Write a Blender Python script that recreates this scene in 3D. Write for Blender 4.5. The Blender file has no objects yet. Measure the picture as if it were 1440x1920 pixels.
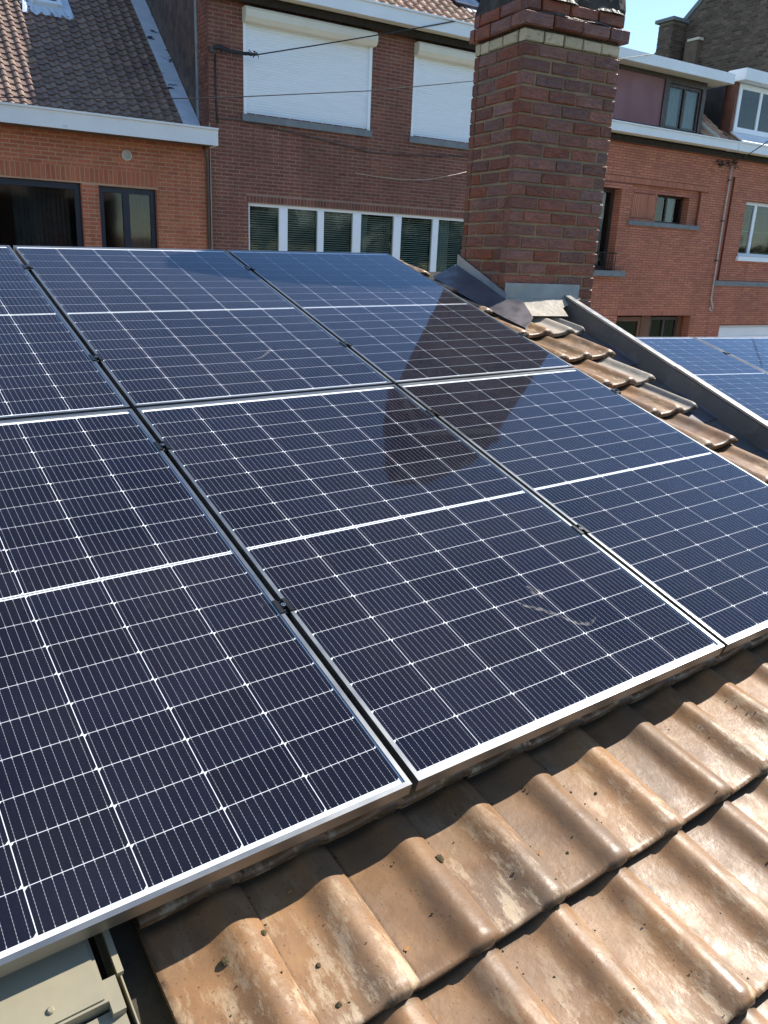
import bpy, math, random
from mathutils import Matrix, Vector
random.seed(11)
S = bpy.context.scene
C = S.collection
R = math.radians
EYE = 3.5

# ------------------------------------------------------------------ camera
cd = bpy.data.cameras.new('camera'); cam = bpy.data.objects.new('camera', cd); C.objects.link(cam)
MC = ((0.8204958, -0.1439940, 0.5532200), (-0.5703915, -0.2704641, 0.7755661), (0.0379493, -0.9519007, -0.3040476))
cam.matrix_world = Matrix(((MC[0][0], -MC[0][1], -MC[0][2], 0), (MC[1][0], -MC[1][1], -MC[1][2], 0),
                           (MC[2][0], -MC[2][1], -MC[2][2], EYE), (0, 0, 0, 1)))
cd.sensor_fit = 'VERTICAL'; cd.sensor_height = 24.0; cd.sensor_width = 18.0
cd.lens = 1488.544 / 1920 * 24
cd.shift_x = 31.19 / 1920; cd.shift_y = 3.81 / 1920
cd.clip_start = 0.05; cd.clip_end = 2000
S.camera = cam

# ------------------------------------------------------------------ sky, sun, exposure
SUN = Vector((0.725, -0.031, 0.688)).normalized()
w = bpy.data.worlds.new('World'); S.world = w; w.use_nodes = True
nt = w.node_tree; bg = nt.nodes['Background']
sky = nt.nodes.new('ShaderNodeTexSky'); sky.sky_type = 'NISHITA'; sky.sun_disc = False
sky.sun_elevation = math.asin(SUN.z); sky.sun_rotation = math.atan2(SUN.x, SUN.y)
sky.air_density = 1.0; sky.dust_density = 0.0; sky.ozone_density = 2.5
nt.links.new(sky.outputs[0], bg.inputs[0]); bg.inputs[1].default_value = 0.105
ld = bpy.data.lights.new('sun', 'SUN'); ld.energy = 4.3; ld.angle = R(0.53); ld.color = (1.0, 0.94, 0.85)
sun = bpy.data.objects.new('sun', ld); C.objects.link(sun)
sun.rotation_euler = SUN.to_track_quat('Z', 'Y').to_euler(); sun.location = (0, 0, 30)
vs = S.view_settings
vs.view_transform = 'Standard'; vs.look = 'None'; vs.gamma = 1.0; vs.use_curve_mapping = False
vs.exposure = 1.1
S.cycles.max_bounces = 8; S.cycles.transparent_max_bounces = 16

# ------------------------------------------------------------------ frames
def m4(cx, cy, cz, o):
    return Matrix(((cx[0], cy[0], cz[0], o[0]), (cx[1], cy[1], cz[1], o[1]), (cx[2], cy[2], cz[2], o[2]), (0, 0, 0, 1)))
U = (0.999798, 0.0, 0.020095); V = (0.006138, -0.952215, -0.305367); W_ = (0.019135, 0.305429, -0.952023)
ROOF = m4(U, [-a for a in V], [-a for a in W_], (0.933797, 2.735822, EYE - 0.526269))   # x = u, y = -v, z = out of the glass plane
FAC = Matrix.Rotation(R(-4), 4, 'Z') @ Matrix.Translation((0, 13, 0))                      # x along the street, y into the houses
CHIM = Matrix.Translation((3.775, 3.877, EYE - 0.103)) @ Matrix.Rotation(R(-8), 4, 'Z')
NBR = Matrix.Translation((6.55, 4.27, EYE - 0.541)) @ Matrix.Rotation(R(-12), 4, 'Z') @ Matrix.Rotation(R(13.5), 4, 'X')
ID = Matrix.Identity(4)

# ------------------------------------------------------------------ mesh helpers
class MB:
    def __init__(s): s.v = []; s.f = []; s.r = []
    def add(s, vs_, fs, rnd=0.0):
        o = len(s.v); s.v += [tuple(p) for p in vs_]
        for f in fs: s.f.append(tuple(i + o for i in f)); s.r.append(rnd)
        return s
    def box(s, x0, x1, y0, y1, z0, z1, rnd=0.0, skip=''):
        v = [(x0, y0, z0), (x1, y0, z0), (x1, y1, z0), (x0, y1, z0), (x0, y0, z1), (x1, y0, z1), (x1, y1, z1), (x0, y1, z1)]
        F = {'b': (0, 3, 2, 1), 't': (4, 5, 6, 7), 'f': (0, 1, 5, 4), 'k': (2, 3, 7, 6), 'l': (0, 4, 7, 3), 'r': (1, 2, 6, 5)}
        return s.add(v, [F[k] for k in F if k not in skip], rnd)
    def quad(s, a, b, c, d, rnd=0.0): return s.add([a, b, c, d], [(0, 1, 2, 3)], rnd)
    def prism(s, poly, axis, a, b):
        n = len(poly)
        def P(p, t): return (t, p[0], p[1]) if axis == 'x' else ((p[0], t, p[1]) if axis == 'y' else (p[0], p[1], t))
        v = [P(p, a) for p in poly] + [P(p, b) for p in poly]
        f = [tuple(range(n))[::-1], tuple(range(n, 2 * n))] + [(i, (i + 1) % n, n + (i + 1) % n, n + i) for i in range(n)]
        return s.add(v, f)
    def loft(s, rings, cap=True):
        n = len(rings[0]); v = [p for r in rings for p in r]; f = []
        for k in range(len(rings) - 1):
            for i in range(n):
                j = (i + 1) % n
                f.append((k * n + i, k * n + j, (k + 1) * n + j, (k + 1) * n + i))
        if cap: f += [tuple(range(n))[::-1], tuple(range((len(rings) - 1) * n, len(rings) * n))]
        return s.add(v, f)
    def tube(s, pts, r, n=8):
        pts = [Vector(p) for p in pts]; rings = []
        for i, p in enumerate(pts):
            t = (pts[min(i + 1, len(pts) - 1)] - pts[max(i - 1, 0)]).normalized()
            a = t.cross(Vector((0.13, 0.27, 0.95)))
            if a.length < 0.05: a = t.cross(Vector((1, 0, 0)))
            a.normalize(); b = t.cross(a)
            rr = r[i] if isinstance(r, (list, tuple)) else r
            rings.append([p + rr * (math.cos(q) * a + math.sin(q) * b) for q in [2 * math.pi * k / n for k in range(n)]])
        return s.loft(rings)
    def build(s, name, mat, parent=None, smooth=False):
        me = mesh_of(s, name, mat, smooth, BASE.get(parent.name) if parent else None)
        return link(name, me, parent)

BASE = {}
def mesh_of(mb, name, mat, smooth=False, base=None):
    me = bpy.data.meshes.new(name)
    vv = mb.v if not base else [(x - base[0], y - base[1], z - base[2]) for x, y, z in mb.v]
    me.from_pydata(vv, [], mb.f); me.materials.append(M[mat])
    if any(mb.r):
        a = me.attributes.new('rnd', 'FLOAT', 'FACE'); a.data.foreach_set('value', mb.r)
    if smooth: me.polygons.foreach_set('use_smooth', [True] * len(me.polygons))
    me.update(); return me
def link(name, me, parent=None):
    o = bpy.data.objects.new(name, me); C.objects.link(o)
    if parent: o.parent = parent
    if parent and parent.name in BASE and me: BASE[o.name] = BASE[parent.name]
    return o
def tag(o, label=None, cat=None, group=None, kind=None):
    if label: o['label'] = label
    if cat: o['category'] = cat
    if group: o['group'] = group
    if kind: o['kind'] = kind
    return o
def thing(name, label, cat, frame=ID, base=(0, 0, 0), group=None):
    o = bpy.data.objects.new(name, None); C.objects.link(o)
    o.empty_display_size = 0.1
    o.matrix_world = frame @ Matrix.Translation(base); BASE[o.name] = base
    return tag(o, label, cat, group)
def solo(name, mb, mat, label, cat, frame=ID, base=(0, 0, 0), group=None, smooth=False):
    me = mesh_of(mb, name, mat, smooth, base); o = bpy.data.objects.new(name, me); C.objects.link(o)
    o.matrix_world = frame @ Matrix.Translation(base)
    return tag(o, label, cat, group)
def struct(name, mb, mat, frame=ID):
    o = link(name, mesh_of(mb, name, mat)); o.matrix_world = frame; o['kind'] = 'structure'; return o
def place(name, me, parent, loc, rot=(0, 0, 0), scale=(1, 1, 1)):
    o = bpy.data.objects.new(name, me); C.objects.link(o); o.parent = parent
    b = BASE.get(parent.name, (0, 0, 0))
    o.location = (loc[0] - b[0], loc[1] - b[1], loc[2] - b[2]); o.rotation_euler = rot; o.scale = scale
    return o

# ------------------------------------------------------------------ materials
M = {}
class NT:
    def __init__(s, name):
        s.m = bpy.data.materials.new(name); s.m.use_nodes = True; M[name] = s.m
        s.t = s.m.node_tree; s.t.nodes.clear()
        s.out = s.t.nodes.new('ShaderNodeOutputMaterial')
    def n(s, kind, **kw):
        nd = s.t.nodes.new('ShaderNode' + kind)
        for k, v in kw.items(): setattr(nd, k, v)
        return nd
    def set(s, sock, v):
        if hasattr(v, 'outputs'): v = v.outputs[0]
        if isinstance(v, bpy.types.NodeSocket): s.t.links.new(v, sock)
        else: sock.default_value = v
    def math(s, op, a, b=None, c=None, clamp=False):
        nd = s.n('Math', operation=op, use_clamp=clamp); s.set(nd.inputs[0], a)
        if b is not None: s.set(nd.inputs[1], b)
        if c is not None: s.set(nd.inputs[2], c)
        return nd.outputs[0]
    def mix(s, f, a, b, mode='MIX'):
        nd = s.n('MixRGB', blend_type=mode); s.set(nd.inputs[0], f)
        s.set(nd.inputs[1], (*a, 1) if isinstance(a, tuple) and len(a) == 3 else a)
        s.set(nd.inputs[2], (*b, 1) if isinstance(b, tuple) and len(b) == 3 else b)
        return nd.outputs[0]
    def coords(s):
        tc = s.n('TexCoord'); oi = s.n('ObjectInfo'); at = s.n('Attribute', attribute_name='rnd')
        s.rnd = s.math('FRACT', s.math('ADD', oi.outputs['Random'], at.outputs['Fac']))
        off = s.n('CombineXYZ'); k = s.math('MULTIPLY', s.rnd, 37.0)
        s.set(off.inputs[0], k); s.set(off.inputs[1], k); s.set(off.inputs[2], k)
        va = s.n('VectorMath', operation='ADD'); s.set(va.inputs[0], tc.outputs['Object']); s.set(va.inputs[1], off)
        s.obj = tc.outputs['Object']; return va.outputs[0]
    def noise(s, co, scale, detail=5, rough=0.6, lo=0.35, hi=0.65):
        nd = s.n('TexNoise'); s.set(nd.inputs['Vector'], co); nd.inputs['Scale'].default_value = scale
        nd.inputs['Detail'].default_value = detail; nd.inputs['Roughness'].default_value = rough
        mr = s.n('MapRange'); s.set(mr.inputs[0], nd.outputs['Fac']); mr.inputs[1].default_value = lo; mr.inputs[2].default_value = hi
        return mr.outputs[0]
    def bump(s, h, strength, dist):
        b = s.n('Bump'); b.inputs['Strength'].default_value = strength; b.inputs['Distance'].default_value = dist
        s.set(b.inputs['Height'], h); return b.outputs[0]
    def bsdf(s, col, rough=0.6, metal=0.0, spec=0.5, normal=None, coat=0.0, coat_rough=0.1):
        p = s.n('BsdfPrincipled'); s.set(p.inputs['Base Color'], (*col, 1) if isinstance(col, tuple) else col)
        s.set(p.inputs['Roughness'], rough); s.set(p.inputs['Metallic'], metal); s.set(p.inputs['Specular IOR Level'], spec)
        s.set(p.inputs['Coat Weight'], coat); s.set(p.inputs['Coat Roughness'], coat_rough)
        if normal is not None: s.set(p.inputs['Normal'], normal)
        s.p = p; return p.outputs[0]
    def schlick(s, f0):
        ge = s.n('NewGeometry'); dp = s.n('VectorMath', operation='DOT_PRODUCT'); s.set(dp.inputs[0], ge.outputs['Normal']); s.set(dp.inputs[1], ge.outputs['Incoming'])
        k = s.math('SUBTRACT', 1.0, s.math('ABSOLUTE', dp.outputs['Value'], clamp=True), clamp=True)
        return s.math('ADD', f0, s.math('MULTIPLY', s.math('POWER', k, 5.0), 1 - f0))
    def done(s, sh): s.t.links.new(sh, s.out.inputs[0]); return s.m

def pmat(name, c1, c2=None, scale=4.0, rough=0.7, rvar=0.12, metal=0.0, spec=0.5, var=0.0, bump=0.0, bscale=60.0, bdist=0.002,
         c3=None, s3=1.2, lo3=0.55, hi3=0.7, coat=0.0, stretch=None, huev=0.0, stain=0.0):
    t = NT(name); co = t.coords()
    if stretch:
        mp = t.n('Mapping'); t.set(mp.inputs['Vector'], co); mp.inputs['Scale'].default_value = stretch; co = mp.outputs[0]
    c2 = c2 or tuple(x * 0.75 for x in c1)
    n1 = t.noise(co, scale); col = t.mix(n1, c1, c2)
    if c3: col = t.mix(t.noise(co, s3, 4, 0.55, lo3, hi3), col, c3)
    if var or huev:
        h = t.n('HueSaturation'); t.set(h.inputs['Color'], col)
        t.set(h.inputs['Value'], t.math('ADD', 1 - var, t.math('MULTIPLY', t.rnd, 2 * var)))
        if huev: t.set(h.inputs['Hue'], t.math('ADD', 0.5 - huev, t.math('MULTIPLY', t.math('FRACT', t.math('MULTIPLY', t.rnd, 7.3)), 2 * huev)))
        col = h.outputs[0]
    if stain:
        ge = t.n('NewGeometry'); mp = t.n('Mapping'); t.set(mp.inputs['Vector'], ge.outputs['Position']); mp.inputs['Scale'].default_value = (1.3, 1.3, 0.5)
        a = t.noise(mp.outputs[0], 0.9, 5, 0.62, 0.36, 0.66); mp2 = t.n('Mapping'); t.set(mp2.inputs['Vector'], ge.outputs['Position']); mp2.inputs['Scale'].default_value = (5, 5, 0.45)
        b = t.noise(mp2.outputs[0], 1.0, 4, 0.6, 0.52, 0.72)
        v_ = t.math('SUBTRACT', 1 + stain * 0.4, t.math('ADD', t.math('MULTIPLY', a, stain), t.math('MULTIPLY', b, stain * 0.8)))
        h = t.n('HueSaturation'); t.set(h.inputs['Color'], col); t.set(h.inputs['Value'], v_); col = h.outputs[0]
    n2 = t.noise(co, scale * 3.1, 3)
    rg = t.math('ADD', rough - rvar, t.math('MULTIPLY', n2, 2 * rvar), clamp=True)
    nm = t.bump(t.noise(co, bscale, 4, 0.65, 0.2, 0.8), bump, bdist) if bump else None
    return t.done(t.bsdf(col, rg, metal, spec, nm, coat))

# setting
pmat('road_concrete', (0.30, 0.275, 0.24), (0.25, 0.23, 0.2), 8, 0.9, bump=0.4)
pmat('paving', (0.40, 0.36, 0.30), (0.33, 0.30, 0.25), 3, 0.85, bump=0.2)
pmat('lawn', (0.06, 0.09, 0.03), (0.035, 0.06, 0.02), 2, 0.95)
# bricks and mortar
pmat('brick_rust', (0.42, 0.125, 0.058), (0.33, 0.098, 0.047), 3, 0.8, stain=0.22, var=0.16, bump=0.3, bscale=9, bdist=0.01, huev=0.006)
pmat('brick_brown', (0.205, 0.07, 0.043), (0.15, 0.052, 0.035), 3, 0.8, stain=0.28, var=0.17, bump=0.3, bscale=9, bdist=0.01, huev=0.01)
pmat('brick_orange', (0.50, 0.185, 0.108), (0.42, 0.152, 0.09), 3, 0.8, stain=0.22, var=0.13, bump=0.3, bscale=9, bdist=0.01, huev=0.006)
pmat('brick_old', (0.15, 0.105, 0.08), (0.085, 0.062, 0.05), 2, 0.9, var=0.35, bump=0.3, bscale=9, bdist=0.01, c3=(0.15, 0.12, 0.09), s3=0.4)
pmat('mortar_tan', (0.48, 0.29, 0.19), (0.40, 0.24, 0.155), 2, 0.95, stain=0.25, bump=0.3)
pmat('mortar_rose', (0.33, 0.215, 0.16), (0.26, 0.17, 0.13), 2, 0.95, stain=0.3, bump=0.3)
pmat('mortar_red', (0.22, 0.07, 0.043), (0.17, 0.056, 0.036), 2, 0.95)
pmat('mortar_grey', (0.2, 0.18, 0.15), (0.14, 0.125, 0.105), 2, 0.95)
# chimney
def chimney_brick():
    t = NT('brick_glazed'); co = t.coords()
    col = t.mix(t.noise(co, 2.5), (0.265, 0.08, 0.037), (0.175, 0.055, 0.029))
    hs = t.n('HueSaturation'); t.set(hs.inputs['Color'], col); t.set(hs.inputs['Value'], t.math('ADD', 0.72, t.math('MULTIPLY', t.rnd, 0.55)))
    t.set(hs.inputs['Saturation'], t.math('ADD', 0.8, t.math('MULTIPLY', t.math('FRACT', t.math('MULTIPLY', t.rnd, 5.7)), 0.3)))
    col = t.mix(t.math('MULTIPLY', t.noise(co, 5.0, 6, 0.7, 0.56, 0.72), 0.7), hs.outputs[0], (0.075, 0.05, 0.042))
    b = t.math('ADD', t.noise(co, 6, 3, 0.6, 0.25, 0.75), t.math('MULTIPLY', t.noise(co, 30, 4, 0.6, 0.2, 0.8), 0.4))
    return t.done(t.bsdf(col, t.math('ADD', 0.22, t.math('MULTIPLY', t.noise(co, 3.2, 3, 0.6, 0.42, 0.6), 0.34)), 0, 0.4, t.bump(b, 0.6, 0.010)))
chimney_brick()
pmat('brick_cream', (0.60, 0.49, 0.32), (0.50, 0.40, 0.25), 5, 0.6, var=0.15, bump=0.4, bscale=12, bdist=0.008, c3=(0.2, 0.15, 0.1), s3=3, lo3=0.58, hi3=0.75)
pmat('mortar_sand', (0.33, 0.22, 0.12), (0.20, 0.135, 0.082), 5, 0.9, bump=0.5, bscale=80, c3=(0.15, 0.125, 0.1), s3=1.5, lo3=0.5, hi3=0.68)
pmat('mortar_weathered', (0.13, 0.112, 0.092), (0.05, 0.043, 0.037), 9, 0.55, 0.25, bump=1.0, bscale=28, bdist=0.02, c3=(0.055, 0.048, 0.042), s3=4, lo3=0.44, hi3=0.56)
pmat('dark_mortar', (0.075, 0.063, 0.052), (0.035, 0.03, 0.026), 8, 0.9, bump=0.35, bscale=20, bdist=0.008)  # cap colour darkened to keep its sunlit reflection in the panels dark
pmat('cement_fillet', (0.44, 0.39, 0.32), (0.33, 0.29, 0.235), 9, 0.85, bump=0.6, bscale=40, bdist=0.006)
# metals
pmat('zinc', (0.42, 0.45, 0.46), (0.3, 0.33, 0.345), 5, 0.42, 0.12, 0.7, bump=0.1, bscale=12)
pmat('zinc_dull', (0.12, 0.108, 0.096), (0.075, 0.069, 0.063), 3, 0.65, 0.12, 0.1, bump=0.25, bscale=14, bdist=0.006, c3=(0.2, 0.175, 0.15), s3=6, lo3=0.58, hi3=0.8)
pmat('lead', (0.135, 0.12, 0.125), (0.095, 0.085, 0.095), 4, 0.5, 0.12, 0.35, bump=0.25, bscale=9, bdist=0.006)
pmat('lead_bright', (0.60, 0.66, 0.74), (0.5, 0.56, 0.64), 3, 0.5, 0.1, 0.1, c3=(0.03, 0.035, 0.045), s3=2.2, lo3=0.60, hi3=0.63, stretch=(1.0, 2.6, 0.8))
pmat('cap_metal', (0.36, 0.345, 0.32), (0.27, 0.26, 0.24), 6, 0.45, 0.1, 0.35, bump=0.1)
pmat('aluminium', (0.25, 0.26, 0.265), (0.20, 0.21, 0.215), 3, 0.38, 0.05, 0.9)
pmat('black_metal', (0.012, 0.012, 0.013), (0.02, 0.02, 0.02), 8, 0.35, 0.1, 0.4)
pmat('steel', (0.5, 0.5, 0.5), None, 8, 0.25, 0.05, 1.0)
pmat('olive_metal', (0.285, 0.25, 0.165), (0.235, 0.21, 0.145), 5, 0.5, 0.1, 0.0, bump=0.08, bscale=30, c3=(0.38, 0.33, 0.21), s3=3.0, lo3=0.6, hi3=0.85)
pmat('dark_channel', (0.035, 0.032, 0.022), (0.06, 0.05, 0.03), 14, 0.85, bump=0.6, bscale=60)  # near-black brown tone for the channel floor beside the cladding
# painted and house surfaces
pmat('white_paint', (0.78, 0.82, 0.86), (0.73, 0.77, 0.81), 2, 0.5, 0.08, bump=0.05)
pmat('white_wood', (0.74, 0.76, 0.77), (0.66, 0.68, 0.70), 1.5, 0.55, 0.08, c3=(0.42, 0.43, 0.44), s3=9, lo3=0.68, hi3=0.78)
pmat('cream_paint', (0.72, 0.68, 0.57), (0.66, 0.62, 0.52), 2, 0.6)
pmat('pvc', (0.82, 0.86, 0.90), (0.78, 0.82, 0.86), 2, 0.35, 0.05)
pmat('brown_soffit', (0.09, 0.06, 0.035), (0.065, 0.042, 0.026), 3, 0.8)
pmat('navy_frame', (0.008, 0.012, 0.028), (0.006, 0.009, 0.02), 3, 0.35, 0.05)
pmat('brown_wood', (0.055, 0.035, 0.028), (0.035, 0.023, 0.02), 5, 0.5, bump=0.1)
pmat('door_wood', (0.17, 0.065, 0.03), (0.12, 0.045, 0.022), 4, 0.45)
pmat('mauve_panel', (0.25, 0.115, 0.125), (0.23, 0.105, 0.115), 1, 0.7)
pmat('cheek', (0.19, 0.075, 0.05), (0.13, 0.055, 0.04), 5, 0.7, bump=0.2)
pmat('bluestone', (0.20, 0.215, 0.225), (0.15, 0.165, 0.175), 6, 0.7, bump=0.15)
pmat('slate', (0.10, 0.06, 0.046), (0.06, 0.04, 0.034), 3, 0.7, var=0.3, bump=0.2, c3=(0.11, 0.08, 0.07), s3=2, lo3=0.6, hi3=0.8, stretch=(1, 1, 0.35))
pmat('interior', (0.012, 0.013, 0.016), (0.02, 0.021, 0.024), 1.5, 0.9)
pmat('curtain', (0.50, 0.53, 0.58), (0.42, 0.45, 0.5), 5, 0.9)
pmat('curtain_dark', (0.05, 0.065, 0.08), (0.03, 0.04, 0.055), 5, 0.9)
pmat('blind', (0.72, 0.74, 0.64), (0.62, 0.64, 0.54), 3, 0.6)
pmat('cable_black', (0.012, 0.012, 0.014), (0.02, 0.02, 0.022), 20, 0.6)
pmat('cable_pale', (0.42, 0.34, 0.27), (0.33, 0.27, 0.21), 8, 0.6)
pmat('conduit', (0.5, 0.46, 0.4), (0.4, 0.36, 0.31), 8, 0.6)
pmat('pipe_dark', (0.075, 0.055, 0.05), (0.05, 0.04, 0.038), 6, 0.5)
pmat('moss', (0.06, 0.042, 0.018), (0.10, 0.075, 0.03), 60, 1.0, bump=1.0, bscale=200)
pmat('dry_leaf', (0.45, 0.25, 0.08), (0.3, 0.13, 0.04), 60, 0.8, var=0.4)
pmat('bark', (0.09, 0.065, 0.045), (0.06, 0.045, 0.03), 12, 0.95, bump=0.6)
pmat('foliage', (0.045, 0.075, 0.024), (0.03, 0.052, 0.018), 3, 0.8, var=0.3, spec=0.1)
# roof tiles
def clay(name, c1, c2, worn, wl=0.54, wh=0.66, rough=0.34):
    t = NT(name); co = t.coords()
    col = t.mix(t.noise(co, 9, 5), c1, c2)
    hs = t.n('HueSaturation'); t.set(hs.inputs['Color'], col)
    t.set(hs.inputs['Value'], t.math('ADD', 0.78, t.math('MULTIPLY', t.rnd, 0.44))); col = hs.outputs[0]
    col = t.mix(t.math('MULTIPLY', t.noise(co, 3.2, 4, 0.6, 0.46, 0.72), 0.65), col, (0.15, 0.115, 0.085))   # grey-brown weathering
    sep = t.n('SeparateXYZ'); t.set(sep.inputs[0], t.obj)
    low = t.n('MapRange'); t.set(low.inputs[0], sep.outputs[1]); low.inputs[1].default_value = 0.30; low.inputs[2].default_value = 0.02
    st = t.n('Mapping'); t.set(st.inputs['Vector'], co); st.inputs['Scale'].default_value = (1.0, 0.38, 1.0)
    wear = t.math('MULTIPLY', t.noise(st.outputs[0], 26, 7, 0.72, wl, wh), t.math('MULTIPLY', t.math('ADD', 0.15, t.math('MULTIPLY', low.outputs[0], 0.85)), t.math('GREATER_THAN', t.rnd, 0.12)))
    col = t.mix(t.math('MULTIPLY', wear, 0.8, clamp=True), col, worn)
    def band(sock, a0, a1):
        b = t.n('MapRange'); t.set(b.inputs[0], sock); b.inputs[1].default_value = a0; b.inputs[2].default_value = a1; return b.outputs[0]
    grime_shade = t.math('MAXIMUM', t.math('MAXIMUM', band(sep.outputs[1], 0.318, 0.338), band(sep.outputs[1], 0.001, -0.006)), t.math('MULTIPLY', band(sep.outputs[0], 0.014, 0.005), t.math('ADD', 0.35, t.math('MULTIPLY', t.noise(co, 22, 4, 0.6, 0.4, 0.6), 0.65))))  # dirt plus overlap shade painted dark along the tile joints
    col = t.mix(t.math('MULTIPLY', grime_shade, 0.85), col, (0.045, 0.032, 0.02))
    spk = t.noise(co, 190, 2, 0.5, 0.66, 0.72)
    col = t.mix(t.math('MULTIPLY', spk, 0.75), col, (0.035, 0.025, 0.018))
    rg = t.math('ADD', rough - 0.04, t.math('MULTIPLY', t.noise(co, 14, 4), 0.24))
    nm = t.bump(t.math('ADD', t.math('MULTIPLY', wear, -0.5), t.math('ADD', t.math('MULTIPLY', t.noise(co, 70, 4, 0.6, 0.2, 0.8), 0.55), t.math('MULTIPLY', t.noise(co, 9, 3), 0.8))), 0.2, 0.004)
    return t.done(t.bsdf(col, rg, 0, 0.32, nm))
clay('clay_tile', (0.285, 0.155, 0.07), (0.195, 0.108, 0.053), (0.50, 0.385, 0.25), wl=0.50, wh=0.60, rough=0.37)
clay('clay_mortared', (0.40, 0.34, 0.265), (0.30, 0.255, 0.20), (0.52, 0.47, 0.40), rough=0.6)
pmat('pantile_dusty', (0.25, 0.165, 0.125), (0.18, 0.12, 0.093), 6, 0.6, var=0.16, huev=0.012, c3=(0.12, 0.088, 0.072), s3=2, lo3=0.5, hi3=0.75)
pmat('pantile_buff', (0.46, 0.31, 0.21), (0.36, 0.23, 0.155), 6, 0.6, var=0.22, huev=0.01)
pmat('underlay', (0.03, 0.022, 0.017), (0.02, 0.016, 0.013), 4, 0.95)

# solar cells, backsheet, glass
def solar():
    t = NT('solar_cell'); co = t.coords()
    sep = t.n('SeparateXYZ'); t.set(sep.inputs[0], t.obj); X, Y = sep.outputs[0], sep.outputs[1]
    fx = t.math('MULTIPLY', t.math('ABSOLUTE', t.math('SUBTRACT', t.math('FRACT', t.math('DIVIDE', X, 0.0182)), 0.5)), 0.0182)
    fy = t.math('MULTIPLY', t.math('ABSOLUTE', t.math('SUBTRACT', t.math('FRACT', t.math('DIVIDE', Y, 0.0076)), 0.5)), 0.0076)
    edge = t.math('LESS_THAN', t.math('MINIMUM', Y, t.math('SUBTRACT', 0.091, Y)), 0.0055)
    dot = t.math('LESS_THAN', fy, 0.0011)
    half = t.math('ADD', 0.0002, t.math('MAXIMUM', t.math('MULTIPLY', dot, 0.00026), t.math('MULTIPLY', edge, 0.0005)))
    line = t.math('LESS_THAN', fx, half)
    base = t.mix(t.noise(co, 6, 3), (0.0042, 0.0048, 0.0125), (0.0062, 0.0054, 0.0115))
    hs = t.n('HueSaturation'); t.set(hs.inputs['Color'], base); t.set(hs.inputs['Value'], t.math('ADD', 0.75, t.math('MULTIPLY', t.rnd, 0.5)))
    col = t.mix(t.math('MULTIPLY', line, 0.8), hs.outputs[0], (0.42, 0.43, 0.47))
    t.done(t.bsdf(col, 0.8, 0, 0.0))
    pmat('backsheet', (0.80, 0.82, 0.84), (0.77, 0.79, 0.81), 2, 0.8, spec=0.0)
    t = NT('solar_glass'); co = t.coords()
    fr = t.math('MULTIPLY', t.schlick(0.024), 0.95)
    tr = t.n('BsdfTransparent'); gl = t.n('BsdfGlossy'); gl.inputs['Roughness'].default_value = 0.035
    gl.inputs['Color'].default_value = (0.74, 0.87, 1.0, 1)
    mx = t.n('MixShader'); t.set(mx.inputs[0], fr); t.set(mx.inputs[1], tr); t.set(mx.inputs[2], gl)
    df = t.n('BsdfDiffuse'); df.inputs['Color'].default_value = (0.55, 0.55, 0.56, 1)
    st = t.n('Mapping'); t.set(st.inputs['Vector'], co); st.inputs['Scale'].default_value = (1.6, 0.7, 1)
    d1 = t.noise(co, 1.6, 4, 0.55, 0.35, 0.8); d2 = t.noise(co, 420, 2, 0.5, 0.66, 0.75)
    d3 = t.math('MULTIPLY', t.noise(st.outputs[0], 5.5, 6, 0.75, 0.66, 0.80), t.noise(co, 60, 4, 0.7, 0.35, 0.7))
    dust = t.math('ADD', t.math('ADD', 0.004, t.math('MULTIPLY', d1, 0.014)), t.math('ADD', t.math('MULTIPLY', d2, 0.05), t.math('MULTIPLY', d3, 0.13)))
    m2 = t.n('MixShader'); t.set(m2.inputs[0], dust); t.set(m2.inputs[1], mx.outputs[0]); t.set(m2.inputs[2], df.outputs[0])
    t.done(m2.outputs[0])
    t = NT('window_glass'); co = t.coords()
    fr = t.schlick(0.04)
    tr = t.n('BsdfTransparent'); tr.inputs['Color'].default_value = (0.72, 0.78, 0.76, 1)
    gl = t.n('BsdfGlossy'); gl.inputs['Roughness'].default_value = 0.05
    t.set(gl.inputs['Normal'], t.bump(t.noise(co, 1.0, 2), 0.04, 0.02))
    mx = t.n('MixShader'); t.set(mx.inputs[0], fr); t.set(mx.inputs[1], tr); t.set(mx.inputs[2], gl); t.done(mx.outputs[0])
solar()

# ------------------------------------------------------------------ ground and street
g = MB(); g.quad((-400, -400, -0.02), (400, -400, -0.02), (400, 400, -0.02), (-400, 400, -0.02)); struct('ground', g, 'lawn')
g = MB(); g.box(-60, 90, -6.2, -1.5, -0.3, 0.0, skip='b'); struct('road', g, 'road_concrete', FAC)
g = MB(); g.box(-60, 90, -1.5, 0.6, -0.3, 0.13, skip='b'); struct('pavement', g, 'paving', FAC)

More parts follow.
